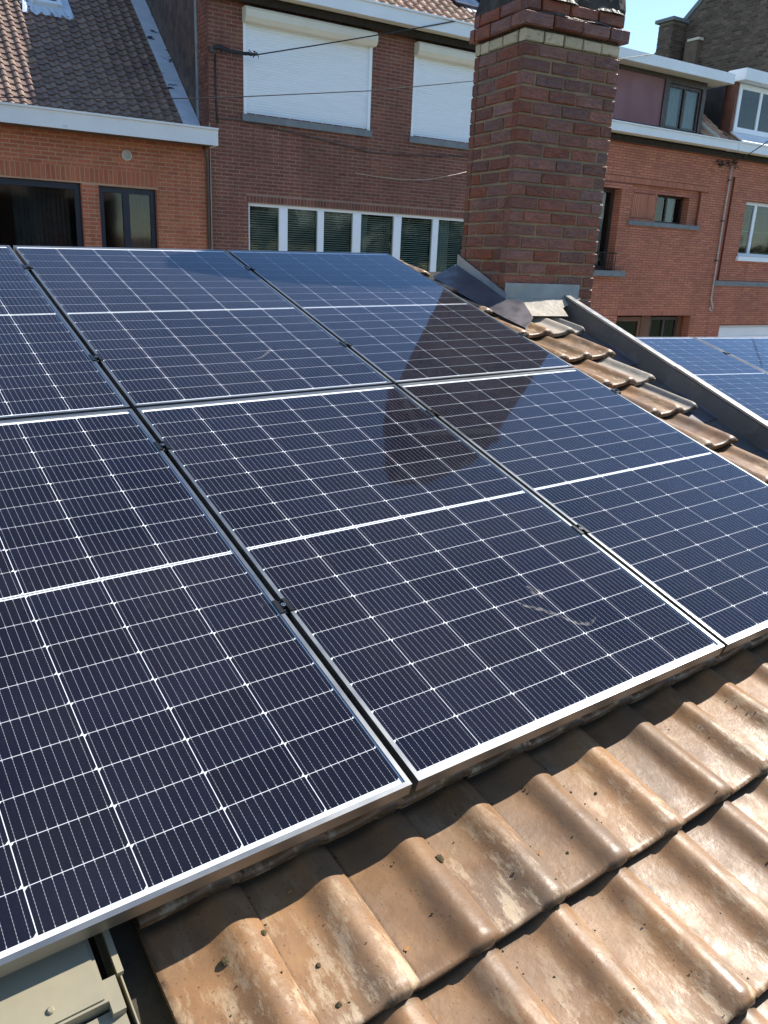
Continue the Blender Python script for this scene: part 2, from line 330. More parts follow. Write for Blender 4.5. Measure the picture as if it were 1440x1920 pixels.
# ------------------------------------------------------------------ brick walls
unit = MB().box(0, 1, 0, 1, 0, 1, skip='k')
UNIT = {}
def unit_mesh(mat):
    if mat not in UNIT: UNIT[mat] = mesh_of(unit, 'brick', mat)
    return UNIT[mat]
def brick_rects(s0, s1, z0, z1, pitch, L, joint, openings, stagger=0.5):
    out = []; k = 0; z = z0
    while z + pitch * 0.6 < z1:
        a, b = z + joint, min(z + pitch, z1)
        cuts = [(o[0], o[1]) for o in openings if min(b, o[3]) - max(a, o[2]) > 0.45 * (b - a)]
        x = s0 - (stagger * L if k % 2 else 0.0) - random.random() * 0.02
        while x < s1:
            segs = [(max(x, s0), min(x + L - joint, s1))]
            for c in cuts:
                ns = []
                for p, q in segs:
                    if c[1] <= p or c[0] >= q: ns.append((p, q)); continue
                    if p < c[0]: ns.append((p, c[0]))
                    if q > c[1]: ns.append((c[1], q))
                segs = ns
            out += [(p, q, a, b) for p, q in segs if q - p > 0.02]
            x += L
        z += pitch; k += 1
    return out
def soldier(s0, s1, z0, z1, wd, joint):
    n = max(1, round((s1 - s0) / wd)); ww = (s1 - s0) / n
    return [(s0 + i * ww + joint / 2, s0 + (i + 1) * ww - joint / 2, z0 + joint, z1) for i in range(n)]
def brick_wall(house, s0, s1, z0, z1, pitch, L, joint, openings, brick, mortar, soldiers=(), y=0.0, see=None, indiv=300, reveal=0.14, name='wall', proud=0.0035, thick=0.28):
    """mortar slab with real openings and proud bricks; openings (s0, s1, z0, z1)"""
    xs = sorted({s0, s1, *[min(max(o[i], s0), s1) for o in openings for i in (0, 1)]})
    zs = sorted({z0, z1, *[min(max(o[i], z0), z1) for o in openings for i in (2, 3)]})
    mb = MB()
    for i in range(len(xs) - 1):
        for j in range(len(zs) - 1):
            cx, cz = (xs[i] + xs[i + 1]) / 2, (zs[j] + zs[j + 1]) / 2
            if any(o[0] < cx < o[1] and o[2] < cz < o[3] for o in openings): continue
            mb.box(xs[i], xs[i + 1], y, y + thick, zs[j], zs[j + 1], skip='')
    wall = mb.build(name, mortar, house)
    rects = brick_rects(s0, s1, z0, z1, pitch, L, joint, list(openings) + [tuple(q) for q in (sd[:4] for sd in soldiers)])
    for sd in soldiers: rects += soldier(sd[0], sd[1], sd[2], sd[3], sd[4], joint)
    if see: vis = [r for r in rects if see(r)]
    else: vis = []
    vis.sort(key=lambda r: -((r[1] - r[0]) * (r[3] - r[2])) / (1 + max(0, (r[0] + 2)) * 0.12) ** 2)
    ind = set(vis[:indiv]); um = unit_mesh(brick)
    for r in ind:
        dp = proud + random.uniform(-0.0012, 0.0012)
        place('brick', um, wall, (r[0], y - dp, r[2]), (0, 0, 0), (r[1] - r[0], dp + 0.004, r[3] - r[2]))
    st = MB()
    for r in rects:
        if r in ind: continue
        dp = proud + random.uniform(-0.0012, 0.0012)
        st.box(r[0], r[1], y - dp, y + 0.004, r[2], r[3], rnd=0.01 + random.random() * 0.98, skip='k')
    # brick courses returning into the reveals
    for o in openings:
        if o[3] - o[2] < 0.15 or (len(o) > 4 and o[4] == 'plain'): continue
        z = z0; kk = 0
        while z < o[3]:
            a, b = z + joint, z + pitch
            if a >= o[2] and b <= o[3] + 0.01:
                for xx, sg in ((o[0], 1), (o[1], -1)):
                    d = reveal * (0.5 if kk % 2 else 1.0)
                    st.box(min(xx, xx + sg * 0.006), max(xx, xx + sg * 0.006), y + 0.004, y + thick - 0.02, a, b, rnd=0.01 + random.random() * 0.98)
            z += pitch; kk += 1
    if st.f:
        so = st.build('brick', brick, wall); so['kind'] = 'stuff'
    return wall
Z = lambda h: h + EYE
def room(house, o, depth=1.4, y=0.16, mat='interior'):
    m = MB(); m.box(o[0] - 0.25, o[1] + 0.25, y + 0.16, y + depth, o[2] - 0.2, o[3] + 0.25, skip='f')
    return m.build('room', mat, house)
def window(house, o, bars, fw, mat, y=0.1, fd=0.06, frame_name='window', gl='window_glass', handles=()):
    """frame with vertical bars (list of x) and one pane per light; returns the window part"""
    m = MB(); m.box(o[0], o[1], y, y + fd, o[3] - fw, o[3]).box(o[0], o[1], y, y + fd, o[2], o[2] + fw)
    m.box(o[0], o[0] + fw, y, y + fd, o[2] + fw, o[3] - fw).box(o[1] - fw, o[1], y, y + fd, o[2] + fw, o[3] - fw)
    edges = [o[0] + fw]
    for b in bars:
        x, bw = b if isinstance(b, tuple) else (b, fw)
        m.box(x - bw / 2, x + bw / 2, y - 0.004, y + fd, o[2] + fw, o[3] - fw); edges += [x - bw / 2, x + bw / 2]
    edges.append(o[1] - fw)
    wo = m.build(frame_name, mat, house)
    for i in range(0, len(edges), 2):
        p = MB(); p.box(edges[i], edges[i + 1], y + 0.024, y + 0.030, o[2] + fw, o[3] - fw); p.build('pane', gl, wo)
    return wo
def blinds(wo, s0, s1, z0, z1, y, step=0.035, mat='blind'):
    m = MB(); z = z0
    while z < z1:
        a = random.uniform(-0.002, 0.002)
        m.add([(s0, y, z + a), (s1, y, z + a), (s1, y + 0.022, z + 0.014 + a), (s0, y + 0.022, z + 0.014 + a)], [(0, 1, 2, 3)]); z += step
    o = m.build('blind', mat, wo); o['kind'] = 'stuff'; return o
def folds(house, s0, s1, z0, z1, y, mat, n=14, amp=0.02):
    m = MB(); N = n * 6; pts = []
    for i in range(N + 1):
        x = s0 + (s1 - s0) * i / N; yy = y + amp * math.sin(i / 6 * 2 * math.pi + 0.6 * math.sin(i * 0.31)); pts.append((x, yy))
    for i in range(N):
        m.quad((pts[i][0], pts[i][1], z0), (pts[i + 1][0], pts[i + 1][1], z0), (pts[i + 1][0], pts[i + 1][1], z1), (pts[i][0], pts[i][1], z1))
    return m.build('curtain', mat, house, smooth=True)

# small interlocking pantile; x across, y up the slope, z out
def pantile(wd, ln, roll, mat, nx=9):
    mb = MB(); prof = []
    for i in range(nx):
        q = i / (nx - 1); x = q * wd * 1.06
        z = 0.0 if q < 0.5 else roll * math.sin((q - 0.5) / 0.5 * math.pi) ** 0.8
        prof.append((x, z + 0.006 * (abs(q - 0.25) * 2) ** 2))
    vs_ = []
    for y, dz in ((0.0, 0.03), (0.0, 0.016), (ln * 1.12, 0.0)):
        for x, z in prof: vs_.append((x, y, z + (dz if y == 0 and dz == 0.03 else (0.0 if y else z * 0 + 0.004))))
    top = [(x, 0.0, z + 0.022) for x, z in prof]; bot = [(x, 0.004, z * 0.6 + 0.002) for x, z in prof]; up = [(x, ln * 1.12, z) for x, z in prof]
    mb.add(top + bot + up, [(i, i + 1, 2 * nx + i + 1, 2 * nx + i) for i in range(nx - 1)] + [(nx + i, nx + i + 1, i + 1, i) for i in range(nx - 1)])
    # right and left edges
    mb.add([top[0], up[0], (0, ln * 1.12, -0.02), (0, 0, 0)], [(0, 1, 2, 3)])
    mb.add([top[-1], up[-1], (wd * 1.06, ln * 1.12, -0.02), (wd * 1.06, 0, 0)], [(3, 2, 1, 0)])
    return mb
def tiled_slope(house, s0, s1, n0, h0, pitch_deg, length, wd, ln, mat, see, holes=(), indiv=300, roll=0.03):
    """roof part with its tiles; the slope starts at (n0, h0) and rises into the house"""
    a = R(pitch_deg); cy, sy = math.cos(a), math.sin(a)
    und = MB(); und.add([(s0, n0, h0 - 0.05), (s1, n0, h0 - 0.05), (s1, n0 + cy * length, h0 + sy * length - 0.05), (s0, n0 + cy * length, h0 + sy * length - 0.05),
                         (s0, n0, h0 - 0.15), (s1, n0, h0 - 0.15), (s1, n0 + cy * length, h0 + sy * length - 0.15), (s0, n0 + cy * length, h0 + sy * length - 0.15)],
                        [(0, 1, 2, 3), (7, 6, 5, 4), (0, 4, 5, 1), (1, 5, 6, 2), (2, 6, 7, 3), (3, 7, 4, 0)])
    roof = und.build('roof', 'underlay', house)
    tm = pantile(wd, ln, roll, mat); me = mesh_of(tm, 'tile', mat)
    cells = []
    for j in range(int(length / ln)):
        for i in range(int((s1 - s0) / wd)):
            x, t = s0 + i * wd, j * ln
            if any(hx0 < x + wd / 2 < hx1 and ht0 < t + ln / 2 < ht1 for hx0, hx1, ht0, ht1 in holes): continue
            cells.append((x, t, see(x, t)))
    vis = [c for c in cells if c[2]][:indiv]; vs_ = set(vis); st = MB()
    for c in cells:
        p = (c[0], n0 + cy * c[1], h0 + sy * c[1]); jit = random.uniform(-0.012, 0.012)
        if c in vs_: place('tile', me, roof, p, (a + random.uniform(-0.012, 0.012), jit, 0))
        else:
            mt = Matrix.Translation(p) @ Matrix.Rotation(a, 4, 'X')
            st.add([mt @ Vector(v) for v in tm.v], tm.f, 0.01 + 0.98 * random.random())
    if st.f:
        so = st.build('tile', mat, roof); so['kind'] = 'stuff'
    return roof
def gutter(house, s0, s1, z0, z1, out, fascia, soffit, name='gutter', lip=0.03):
    m = MB(); m.box(s0, s1, -out, -out + 0.025, z0, z1)
    m.box(s0, s1, -out - lip, -out + 0.03, z1 + 0.002, z1 + 0.028)
    m.box(s0, s0 + 0.025, -out + 0.025, 0.0, z0, z1).box(s1 - 0.025, s1, -out + 0.025, 0.0, z0, z1)
    go = m.build(name, fascia, house)
    q = MB(); q.box(s0 + 0.02, s1 - 0.02, -out + 0.03, 0.1, z0 + 0.012, z0 + 0.035); q.build('soffit', soffit, go)
    q = MB(); q.box(s0 + 0.026, s1 - 0.026, -out + 0.03, 0.08, z1 - 0.07, z1 - 0.05); q.build('gutter_bed', 'zinc_dull', go)
    return go

# ------------------------------------------------------------------ left house across the street
A = thing('row_house', 'rust brick house with low white gutter and partly shaded tiled roof', 'house', FAC, (-3, 0, 0), 'row houses across the street')
winA1 = (0.25, 2.81, Z(-0.95), Z(0.925)); winA2 = (3.05, 3.93, Z(-0.95), Z(0.915))
brick_wall(A, -3, 4.78, 0.13, Z(1.62), 0.057, 0.2, 0.0145, [winA1, winA2], 'brick_rust', 'mortar_tan',
           soldiers=[(-1.2, 3.95, Z(0.93), Z(1.14), 0.068)], see=lambda r: r[1] > 1.5 and r[2] > Z(0.0))
wo = window(A, winA1, [(1.2, 0.08)], 0.09, 'navy_frame', y=0.08)
folds(A, 1.9, 2.7, winA1[2], winA1[3], 0.42, 'curtain_dark', 12); room(A, winA1)
wo = window(A, winA2, [(3.47, 0.10)], 0.085, 'navy_frame', y=0.08)
folds(A, 3.52, 3.9, winA2[2], winA2[3], 0.35, 'curtain_dark', 6); room(A, winA2)
m = MB()
rg = [[(3.49 + rr * math.cos(q), yy, Z(1.36) + rr * math.sin(q)) for q in [2 * math.pi * k / 20 for k in range(20)]] for rr, yy in ((0.075, 0.0), (0.075, -0.03), (0.055, -0.035), (0.05, -0.01), (0.01, -0.008))]
m.loft(rg); m.build('vent', 'conduit', A, smooth=False)
gutter(A, -3, 4.80, Z(1.585), Z(1.80), 0.37, 'white_wood', 'brown_soffit')
skyA = (2.66, 3.34, 2.66, 3.85)      # hole for the roof light: s range, slope range
tiled_slope(A, -3.0, 4.66, 0.30, Z(1.844), 40.7, 5.1, 0.168, 0.15, 'pantile_dusty', lambda x, t: x > 1.55 and t < 3.5 + 0.2 * (x - 1.5), holes=[skyA])
a = R(40.7)
def onA(x, t, z=0.0): return (x, -0.12 + math.cos(a) * t - math.sin(a) * z, Z(1.483) + math.sin(a) * t + math.cos(a) * z)
sl = thing('roof_light', 'small white framed roof light with lead apron in shaded tile roof', 'roof window', FAC, onA(2.97, 3.24))
def slab(mb, x0, x1, t0, t1, z0, z1, f):
    v = [f(x0, t0, z0), f(x1, t0, z0), f(x1, t1, z0), f(x0, t1, z0), f(x0, t0, z1), f(x1, t0, z1), f(x1, t1, z1), f(x0, t1, z1)]
    mb.add(v, [(0, 3, 2, 1), (4, 5, 6, 7), (0, 1, 5, 4), (2, 3, 7, 6), (0, 4, 7, 3), (1, 2, 6, 5)]); return mb
m = MB(); slab(m, 2.78, 3.16, 3.36, 3.44, 0.0, 0.12, onA); slab(m, 2.78, 3.16, 4.32, 4.38, 0, 0.12, onA)
slab(m, 2.74, 2.79, 3.36, 4.38, 0.001, 0.119, onA); slab(m, 3.15, 3.2, 3.36, 4.38, 0.001, 0.119, onA); m.build('frame', 'white_paint', sl)
m = MB(); slab(m, 2.79, 3.15, 3.44, 4.32, 0.06, 0.068, onA); m.build('pane', 'window_glass', sl)
m = MB(); slab(m, 2.79, 3.15, 3.44, 4.32, -0.03, -0.02, onA); m.build('shaft', 'interior', sl)
m = MB(); N = 16
top = [onA(2.6 + 0.74 * i / N, 3.37, 0.06 + 0.004 * math.sin(i * 2.1)) for i in range(N + 1)]
mid = [onA(2.58 + 0.78 * i / N, 3.24, 0.05 + 0.012 * math.sin(i * 2.6)) for i in range(N + 1)]
low = [onA(2.56 + 0.82 * i / N, 3.13 + random.uniform(-0.03, 0.03), 0.034 + 0.014 * math.sin(i * 2.6)) for i in range(N + 1)]
m.add(top + mid + low, [(r * (N + 1) + i, (r + 1) * (N + 1) + i, (r + 1) * (N + 1) + i + 1, r * (N + 1) + i + 1) for r in (0, 1) for i in range(N)])
slab(m, 2.56, 2.75, 3.36, 4.4, 0.0, 0.05, onA); slab(m, 3.2, 3.36, 3.2, 4.4, 0.0, 0.045, onA)
m.build('apron', 'lead_bright', sl)
m = MB()                                                         # lead flashing along the party wall, in laps
for k in range(7):
    t0, t1 = 0.35 + k * 0.72, 0.35 + (k + 1) * 0.72 + 0.05
    slab(m, 4.49, 4.765, t0, t1, 0.052 - 0.005 * (k % 2), 0.062 - 0.005 * (k % 2), onA)
m.build('flashing', 'lead_bright', A)
m = MB(); m.box(-3, -2.8, 0, 8, 0.13, Z(1.5)).box(-2.8, 4.7, 7.8, 8, 0.13, Z(1.5)); m.build('side_wall', 'brick_rust', A)
m = MB(); m.tube([(4.68, -0.06, Z(1.6)), (4.70, -0.05, Z(1.50)), (4.74, -0.035, Z(1.42)), (4.745, -0.035, Z(-3.3))], 0.022, 8)
solo('rain_pipe', m, 'pipe_dark', 'thin dark pipe running down from the low white gutter between two facades', 'pipe', FAC, (4.745, -0.035, 0.13), smooth=True)
m = MB(); m.tube([(4.79, -0.03, Z(1.95)), (4.795, -0.02, Z(1.2)), (4.79, -0.02, Z(-3.3))], 0.010, 6)
solo('wall_cable', m, 'cable_pale', 'slim pale cable beside the dark pipe where rust brick meets brown brick', 'cable', FAC, (4.79, -0.02, 0.13), smooth=True)

# ------------------------------------------------------------------ middle house
B = thing('row_house', 'dark brown brick house with white roller shutters and a long strip window', 'house', FAC, (4.8, 0, 0), 'row houses across the street')
sh = [(5.37, 7.70, Z(2.14), Z(3.60)), (8.55, 10.88, Z(2.14), Z(3.60))]
lw = (5.44, 11.2, Z(-0.75), Z(0.83))
brick_wall(B, 4.80, 11.6, 0.13, Z(3.80), 0.057, 0.2, 0.0145, [lw] + [(*q, 'plain') for q in sh], 'brick_brown', 'mortar_rose',
           soldiers=[(5.40, 11.3, Z(0.83), Z(0.94), 0.062)], see=lambda r: r[1] < 9.9 and r[2] > Z(0.05) + 0.02 * (r[0] - 4.8))
for i, o in enumerate(sh):
    s_ = MB(); s_.box(o[0] - 0.03, o[1] + 0.03, -0.05, 0.12, o[2] - 0.105, o[2] - 0.004); s_.build('sill', 'bluestone', B)
    bxp = [(0.12, o[3] + 0.01), (-0.13, o[3] + 0.01), (-0.165, o[3] - 0.03), (-0.165, o[3] - 0.13), (-0.12, o[3] - 0.19), (0.12, o[3] - 0.19)]
    shp = MB(); shp.prism(bxp, 'x', o[0] - 0.01, o[1] + 0.01); sb = shp.build('shutter', 'cream_paint', B)
    for gx in (o[0], o[1] - 0.055):
        rl = MB(); rl.box(gx, gx + 0.055, -0.012, 0.05, o[2], o[3] - 0.19); rl.build('guide_rail', 'pvc', sb)
    z = o[2] + 0.004
    slat = MB().prism([(-0.0045, 0.0), (-0.0075, 0.010), (-0.008, 0.02), (-0.0075, 0.031), (-0.0045, 0.0388), (0.012, 0.0388), (0.012, 0.0)], 'x', 0, o[1] - o[0] - 0.11)
    me = mesh_of(slat, 'slat', 'pvc')
    while z < o[3] - 0.19:
        place('slat', me, sb, (o[0] + 0.055, 0.02, z)); z += 0.04
mull = [(6.097, 0.155), (6.81, 0.12), (7.538, 0.165), (8.40, 0.16), (9.255, 0.13), (10.05, 0.13)]
wo = window(B, lw, mull, 0.045, 'pvc', y=0.05)
room(B, lw, 2.6)
xs_ = [lw[0] + 0.05] + [q for mm in mull for q in (mm[0] - mm[1] / 2, mm[0] + mm[1] / 2)] + [lw[1] - 0.05]
for i in range(0, len(xs_), 2):
    blinds(wo, xs_[i] + 0.01, xs_[i + 1] - 0.01, lw[2] + 0.05, lw[3] - (0.06 if i else 0.1), 0.13, 0.036)
folds(B, 7.62, 7.9, lw[2], lw[3], 0.3, 'curtain', 4); folds(B, 9.32, 9.75, lw[2], lw[3], 0.3, 'curtain', 5)
m = MB(); m.box(lw[0] - 0.05, lw[1] + 0.05, -0.05, 0.1, lw[2] - 0.1, lw[2] - 0.004); m.build('sill', 'bluestone', B)
gutter(B, 4.72, 11.6, Z(3.76), Z(3.95), 0.36, 'white_paint', 'cream_paint')
tiled_slope(B, 4.7, 11.6, -0.14, Z(3.80), 35.3, 5.2, 0.205, 0.24, 'pantile_buff', lambda x, t: x > 7.4 and x < 10.9 and t > 0.2 and t < 2.6, holes=[(10.05, 11.3, 1.35, 3.2)], roll=0.04)
b_ = R(35.3)
def onB(x, t, z=0.0): return (x, -0.14 + math.cos(b_) * t - math.sin(b_) * z, Z(3.80) + math.sin(b_) * t + math.cos(b_) * z)
rw = thing('roof_light', 'dark roof light with white corner in buff tile roof beside chimney', 'roof window', FAC, onB(10.4, 1.4))
m = MB(); slab(m, 10.06, 10.96, 1.38, 1.46, 0.0, 0.1, onB); slab(m, 10.06, 10.96, 2.7, 2.78, 0, 0.1, onB)
slab(m, 10.06, 10.12, 1.46, 2.7, 0.0, 0.1, onB); slab(m, 10.9, 10.96, 1.46, 2.7, 0.0, 0.1, onB); m.build('frame', 'navy_frame', rw)
m = MB(); slab(m, 10.12, 10.9, 1.46, 2.7, 0.06, 0.066, onB); m.build('pane', 'window_glass', rw)
m = MB(); slab(m, 10.12, 10.9, 1.46, 2.7, -0.04, -0.03, onB); m.build('shaft', 'interior', rw)
m = MB(); slab(m, 10.3, 10.62, 1.22, 1.385, 0.03, 0.05, onB); m.build('apron', 'white_paint', rw)
# party wall seen above the left roof: brick return and slate cladding
brk = MB(); zz = Z(1.4); kk = 0
sw = MB(); sw.box(4.80, 5.0, 0.285, 0.47, Z(1.2), Z(3.8)); sw.build('side_wall', 'mortar_tan', B)
wall_side = sw
side = MB()
while zz < Z(3.75):
    for (y0, y1) in (((0.0, 0.19), (0.2, 0.29), (0.30, 0.45)) if kk % 2 else ((0.0, 0.09), (0.1, 0.29), (0.30, 0.40), (0.41, 0.46))):
        side.box(4.79, 4.806, y0, y1, zz + 0.012, zz + 0.062, rnd=random.random() * 0.98 + 0.01)
    zz += 0.062; kk += 1
so = side.build('brick', 'brick_brown', B); so['kind'] = 'stuff'
def gable(n): return Z(3.80) + 0.708 * (n + 0.14) + 0.12
cl = MB(); cl.prism([(0.47, Z(1.2)), (6.0, Z(1.2)), (6.0, gable(4.1) - 0.708 * 1.9), (4.1, gable(4.1)), (0.47, gable(0.47))], 'x', 4.81, 4.95)
clad = cl.build('cladding', 'slate', B)
sl_me = mesh_of(MB().prism([(0, 0), (0.16, 0.0), (0.16, 0.30), (0, 0.30)], 'x', -0.006, 0.0), 'slate', 'slate')
for j in range(24):
    for i in range(26):
        n_ = 0.48 + i * 0.165 + (0.08 if j % 2 else 0); z_ = Z(1.75) + j * 0.135
        if n_ < 4.3 and z_ + 0.28 < gable(min(n_, 4.0)) and z_ > Z(1.5) + 0.86 * n_ - 0.35 and (z_ - Z(1.5)) < 0.86 * n_ + 2.4:
            place('slate', sl_me, clad, (4.806, n_, z_), (0, R(-1.2), 0))
m = MB(); m.box(4.775, 4.80, 0.41, 0.475, Z(1.95), Z(3.9)).box(4.765, 4.776, 0.465, 0.475, Z(1.95), Z(3.9)); m.build('corner_strip', 'zinc', B)
m = MB(); m.box(4.95, 11.6, 7.8, 8, 0.13, Z(3.6)); m.build('back_wall', 'brick_brown', B)

# ------------------------------------------------------------------ right house with dormer
Cc = thing('row_house', 'orange brick house with iron balcony door and mauve flat dormer', 'house', FAC, (11.6, 0, 0), 'row houses across the street')
dr = (12.75, 14.06, Z(0.0), Z(1.68)); smw = (15.27, 16.36, Z(1.06), Z(1.67)); ld_ = (14.40, 16.95, Z(-3.2), Z(-0.98))
rec = (14.37, 16.66, Z(1.06), Z(1.80))
brick_wall(Cc, 11.6, 17.6, 0.13, Z(2.74), 0.053, 0.235, 0.010, [dr, (*rec, 'plain'), ld_], 'brick_orange', 'mortar_red',
           soldiers=[(13.3, 16.9, Z(1.80), Z(1.92), 0.055), (13.9, 17.1, Z(-0.98), Z(-0.85), 0.055)], see=lambda r: r[0] > 13.2 and r[2] > Z(-0.9), reveal=0.2)
brick_wall(Cc, rec[0], rec[1], rec[2], rec[3], 0.053, 0.235, 0.010, [smw], 'brick_orange', 'mortar_red', soldiers=[(14.5, 15.2, Z(1.12), Z(1.62), 0.058)], y=0.07, indiv=60, see=lambda r: True, name='wall_panel', thick=0.27)
wo = window(Cc, dr, [(13.42, 0.09)], 0.08, 'brown_wood', y=0.20); folds(Cc, 12.9, 13.95, dr[2], dr[3] - 0.1, 0.36, 'curtain', 12, 0.03); room(Cc, dr)
m = MB(); m.box(dr[0] - 0.2, 14.36, -0.12, 0.28, Z(-0.13), Z(-0.01)); m.build('sill', 'bluestone', Cc)
rl = thing('balcony_railing', 'black wrought iron railing with scrolls before the balcony door', 'railing', FAC, (13.4, -0.06, Z(-0.01)))
m = MB(); m.tube([(12.8, -0.06, Z(0.36)), (14.08, -0.06, Z(0.36))], 0.012, 6).tube([(12.8, -0.06, Z(0.03)), (14.08, -0.06, Z(0.03))], 0.010, 6); m.build('rail', 'black_metal', rl)
for k in range(7):
    x = 12.85 + k * 0.2; m = MB(); m.tube([(x, -0.06, Z(-0.012)), (x, -0.06, Z(0.36))], 0.008, 6); m.build('baluster', 'black_metal', rl)
    if k < 6:
        for sg in (1, -1):
            c = x + 0.1; m = MB()
            m.tube([(c + sg * 0.07 * math.sin(q * 0.5) * (1 - q / 16), -0.06 - 0.02 * math.sin(q * 0.3), Z(0.05) + 0.3 * q / 12) for q in range(13)], 0.006, 5); m.build('scroll', 'black_metal', rl)
wo = window(Cc, smw, [15.80], 0.05, 'brown_wood', y=0.24); folds(Cc, 15.88, 16.22, smw[2], smw[3], 0.40, 'curtain', 3); room(Cc, smw, y=0.24)
m = MB(); m.box(14.34, 16.70, -0.06, 0.069, Z(0.965), Z(1.055)); m.build('sill', 'bluestone', Cc)
wo = window(Cc, (14.5, 15.45, Z(-3.2), Z(-1.02)), [], 0.1, 'door_wood', y=0.2, frame_name='door'); room(Cc, (14.5, 15.45, Z(-3.2), Z(-1.02)), y=0.24)
wo = window(Cc, (15.75, 16.75, Z(-2.4), Z(-1.02)), [16.25], 0.07, 'brown_wood', y=0.2); room(Cc, (15.75, 16.75, Z(-2.4), Z(-1.02)), y=0.24)
m = MB(); m.box(15.45, 15.75, 0.19, 0.27, Z(-3.2), Z(-0.98)).box(15.75, 16.95, 0.19, 0.27, Z(-3.2), Z(-2.4)).box(16.75, 16.95, 0.191, 0.27, Z(-2.4), Z(-0.98)).box(14.4, 14.5, 0.191, 0.27, Z(-3.2), Z(-0.98)); m.build('door_surround', 'door_wood', Cc)
gutter(Cc, 11.6, 17.22, Z(2.70), Z(2.85), 0.36, 'white_paint', 'cream_paint')
tiled_slope(Cc, 11.6, 17.75, -0.1, Z(2.72), 38, 2.7, 0.2, 0.22, 'pantile_buff', lambda x, t: x > 16.4 and 0.4 < t < 2.4, holes=[(11.6, 16.75, 0.1, 3.6)], roll=0.04)
dm = MB(); dm.box(11.7, 15.42, 0.43, 0.50, Z(2.95), Z(4.12)); dmo = dm.build('dormer', 'mauve_panel', Cc)
m = MB(); m.box(15.42, 15.55, 0.40, 0.50, Z(2.9), Z(4.12)).box(16.68, 16.80, 0.40, 0.50, Z(2.9), Z(4.12)).box(15.55, 16.68, 0.40, 0.50, Z(3.97), Z(4.12)).box(11.7, 15.42, 0.405, 0.43, Z(4.03), Z(4.12)).box(15.55, 16.68, 0.40, 0.5, Z(2.9), Z(3.04)); m.build('dormer_frame', 'brown_wood', dmo)
dw = (15.56, 16.67, Z(3.045), Z(3.965)); wo = window(dmo, dw, [(16.13, 0.07)], 0.06, 'brown_wood', y=0.43)
folds(dmo, 15.6, 16.08, dw[2] + 0.05, dw[3] - 0.05, 0.53, 'curtain', 5, 0.012); folds(dmo, 16.18, 16.64, dw[2] + 0.05, dw[3] - 0.05, 0.53, 'curtain', 5, 0.012); room(dmo, dw, 1.2, 0.46)
m = MB(); m.box(11.7, 11.78, 0.5, 3.0, Z(3.0), Z(4.12)).box(16.72, 16.79, 0.5, 2.2, Z(2.95), Z(4.12)); m.build('dormer_cheek', 'cheek', dmo)
m = MB(); m.box(11.5, 17.22, 0.02, 0.05, Z(4.10), Z(4.30)).box(11.5, 17.22, 0.051, 3.0, Z(4.24), Z(4.298)).box(17.195, 17.22, 0.051, 3.0, Z(4.10), Z(4.24)); df_ = m.build('dormer_fascia', 'white_paint', dmo)
m = MB(); m.box(11.52, 17.19, 0.052, 0.6, Z(4.115), Z(4.14)); m.build('dormer_soffit', 'cream_paint', dmo)
m = MB(); m.tube([(16.87, 0.95, Z(3.65)), (16.98, 0.45, Z(3.24)), (17.10, 0.12, Z(2.98))], 0.05, 8); m.build('hip_cap', 'conduit', Cc, smooth=True)
m = MB(); m.box(11.6, 17.6, 7.8, 8, 0.13, Z(2.6)); m.build('back_wall', 'brick_orange', Cc)
cp = thing('conduit_pipe', 'pale conduit running down orange brick and ending in a hook', 'pipe', FAC, (17.55, -0.04, Z(-0.8)))
m = MB(); m.tube([(17.52, -0.05, Z(2.42)), (17.53, -0.04, Z(1.6)), (17.55, -0.035, Z(0.6)), (17.56, -0.04, Z(-0.35)), (17.55, -0.05, Z(-0.56)), (17.59, -0.06, Z(-0.68)), (17.64, -0.07, Z(-0.78)), (17.60, -0.08, Z(-0.85)), (17.52, -0.08, Z(-0.84)), (17.50, -0.08, Z(-0.77))], 0.020, 8); m.build('tube', 'conduit', cp, smooth=True)
for h in (2.1, 1.2, 0.3):
    m = MB(); m.box(17.50, 17.58, -0.065, -0.01, Z(h), Z(h) + 0.03); m.build('clip', 'pipe_dark', cp)

# ------------------------------------------------------------------ far right house
Dd = thing('row_house', 'orange brick house at right edge with white dormer window and garage door', 'house', FAC, (17.6, 0, 0), 'row houses across the street')
dwn = (18.35, 20.2, Z(0.45), Z(1.72)); gar = (18.12, 20.9, Z(-3.37), Z(-1.22)); slot = (17.66, 17.78, Z(-0.15), Z(2.2))
brick_wall(Dd, 17.6, 23.9, 0.13, Z(2.74), 0.053, 0.235, 0.010, [dwn, gar, (*slot, 'plain')], 'brick_orange', 'mortar_red', see=lambda r: r[0] < 19.3 and r[2] > Z(-1.0), indiv=200)
m = MB(); m.box(17.66, 17.78, 0.05, 0.1, Z(-0.15), Z(2.2)); m.build('wall_slot', 'brick_orange', Dd)
wo = window(Dd, dwn, [(18.92, 0.10)], 0.075, 'pvc', y=0.12); room(Dd, dwn); blinds(wo, dwn[0] + .1, dwn[1] - .1, dwn[2] + .1, dwn[3] - .1, 0.3, 0.5)
m = MB(); m.box(dwn[0] - 0.05, dwn[1] + 0.05, -0.07, 0.119, Z(0.34), Z(0.445)); m.build('sill', 'pvc', Dd)
m = MB(); m.box(17.62, 23, -0.03, 0.05, Z(-0.26), Z(-0.15)); m.build('belt_course', 'bluestone', Dd)
m = MB(); m.box(gar[0], gar[1], 0.10, 0.14, gar[2], gar[3]); gd = m.build('garage_door', 'white_paint', Dd)
for k in range(9):
    m = MB(); m.box(gar[0] + 0.03, gar[1] - 0.03, 0.085, 0.10, gar[3] - 0.05 - (k + 1) * 0.22, gar[3] - 0.06 - k * 0.22); m.build('panel', 'white_paint', gd)
gutter(Dd, 17.235, 23.0, Z(2.695), Z(2.855), 0.365, 'white_paint', 'cream_paint')
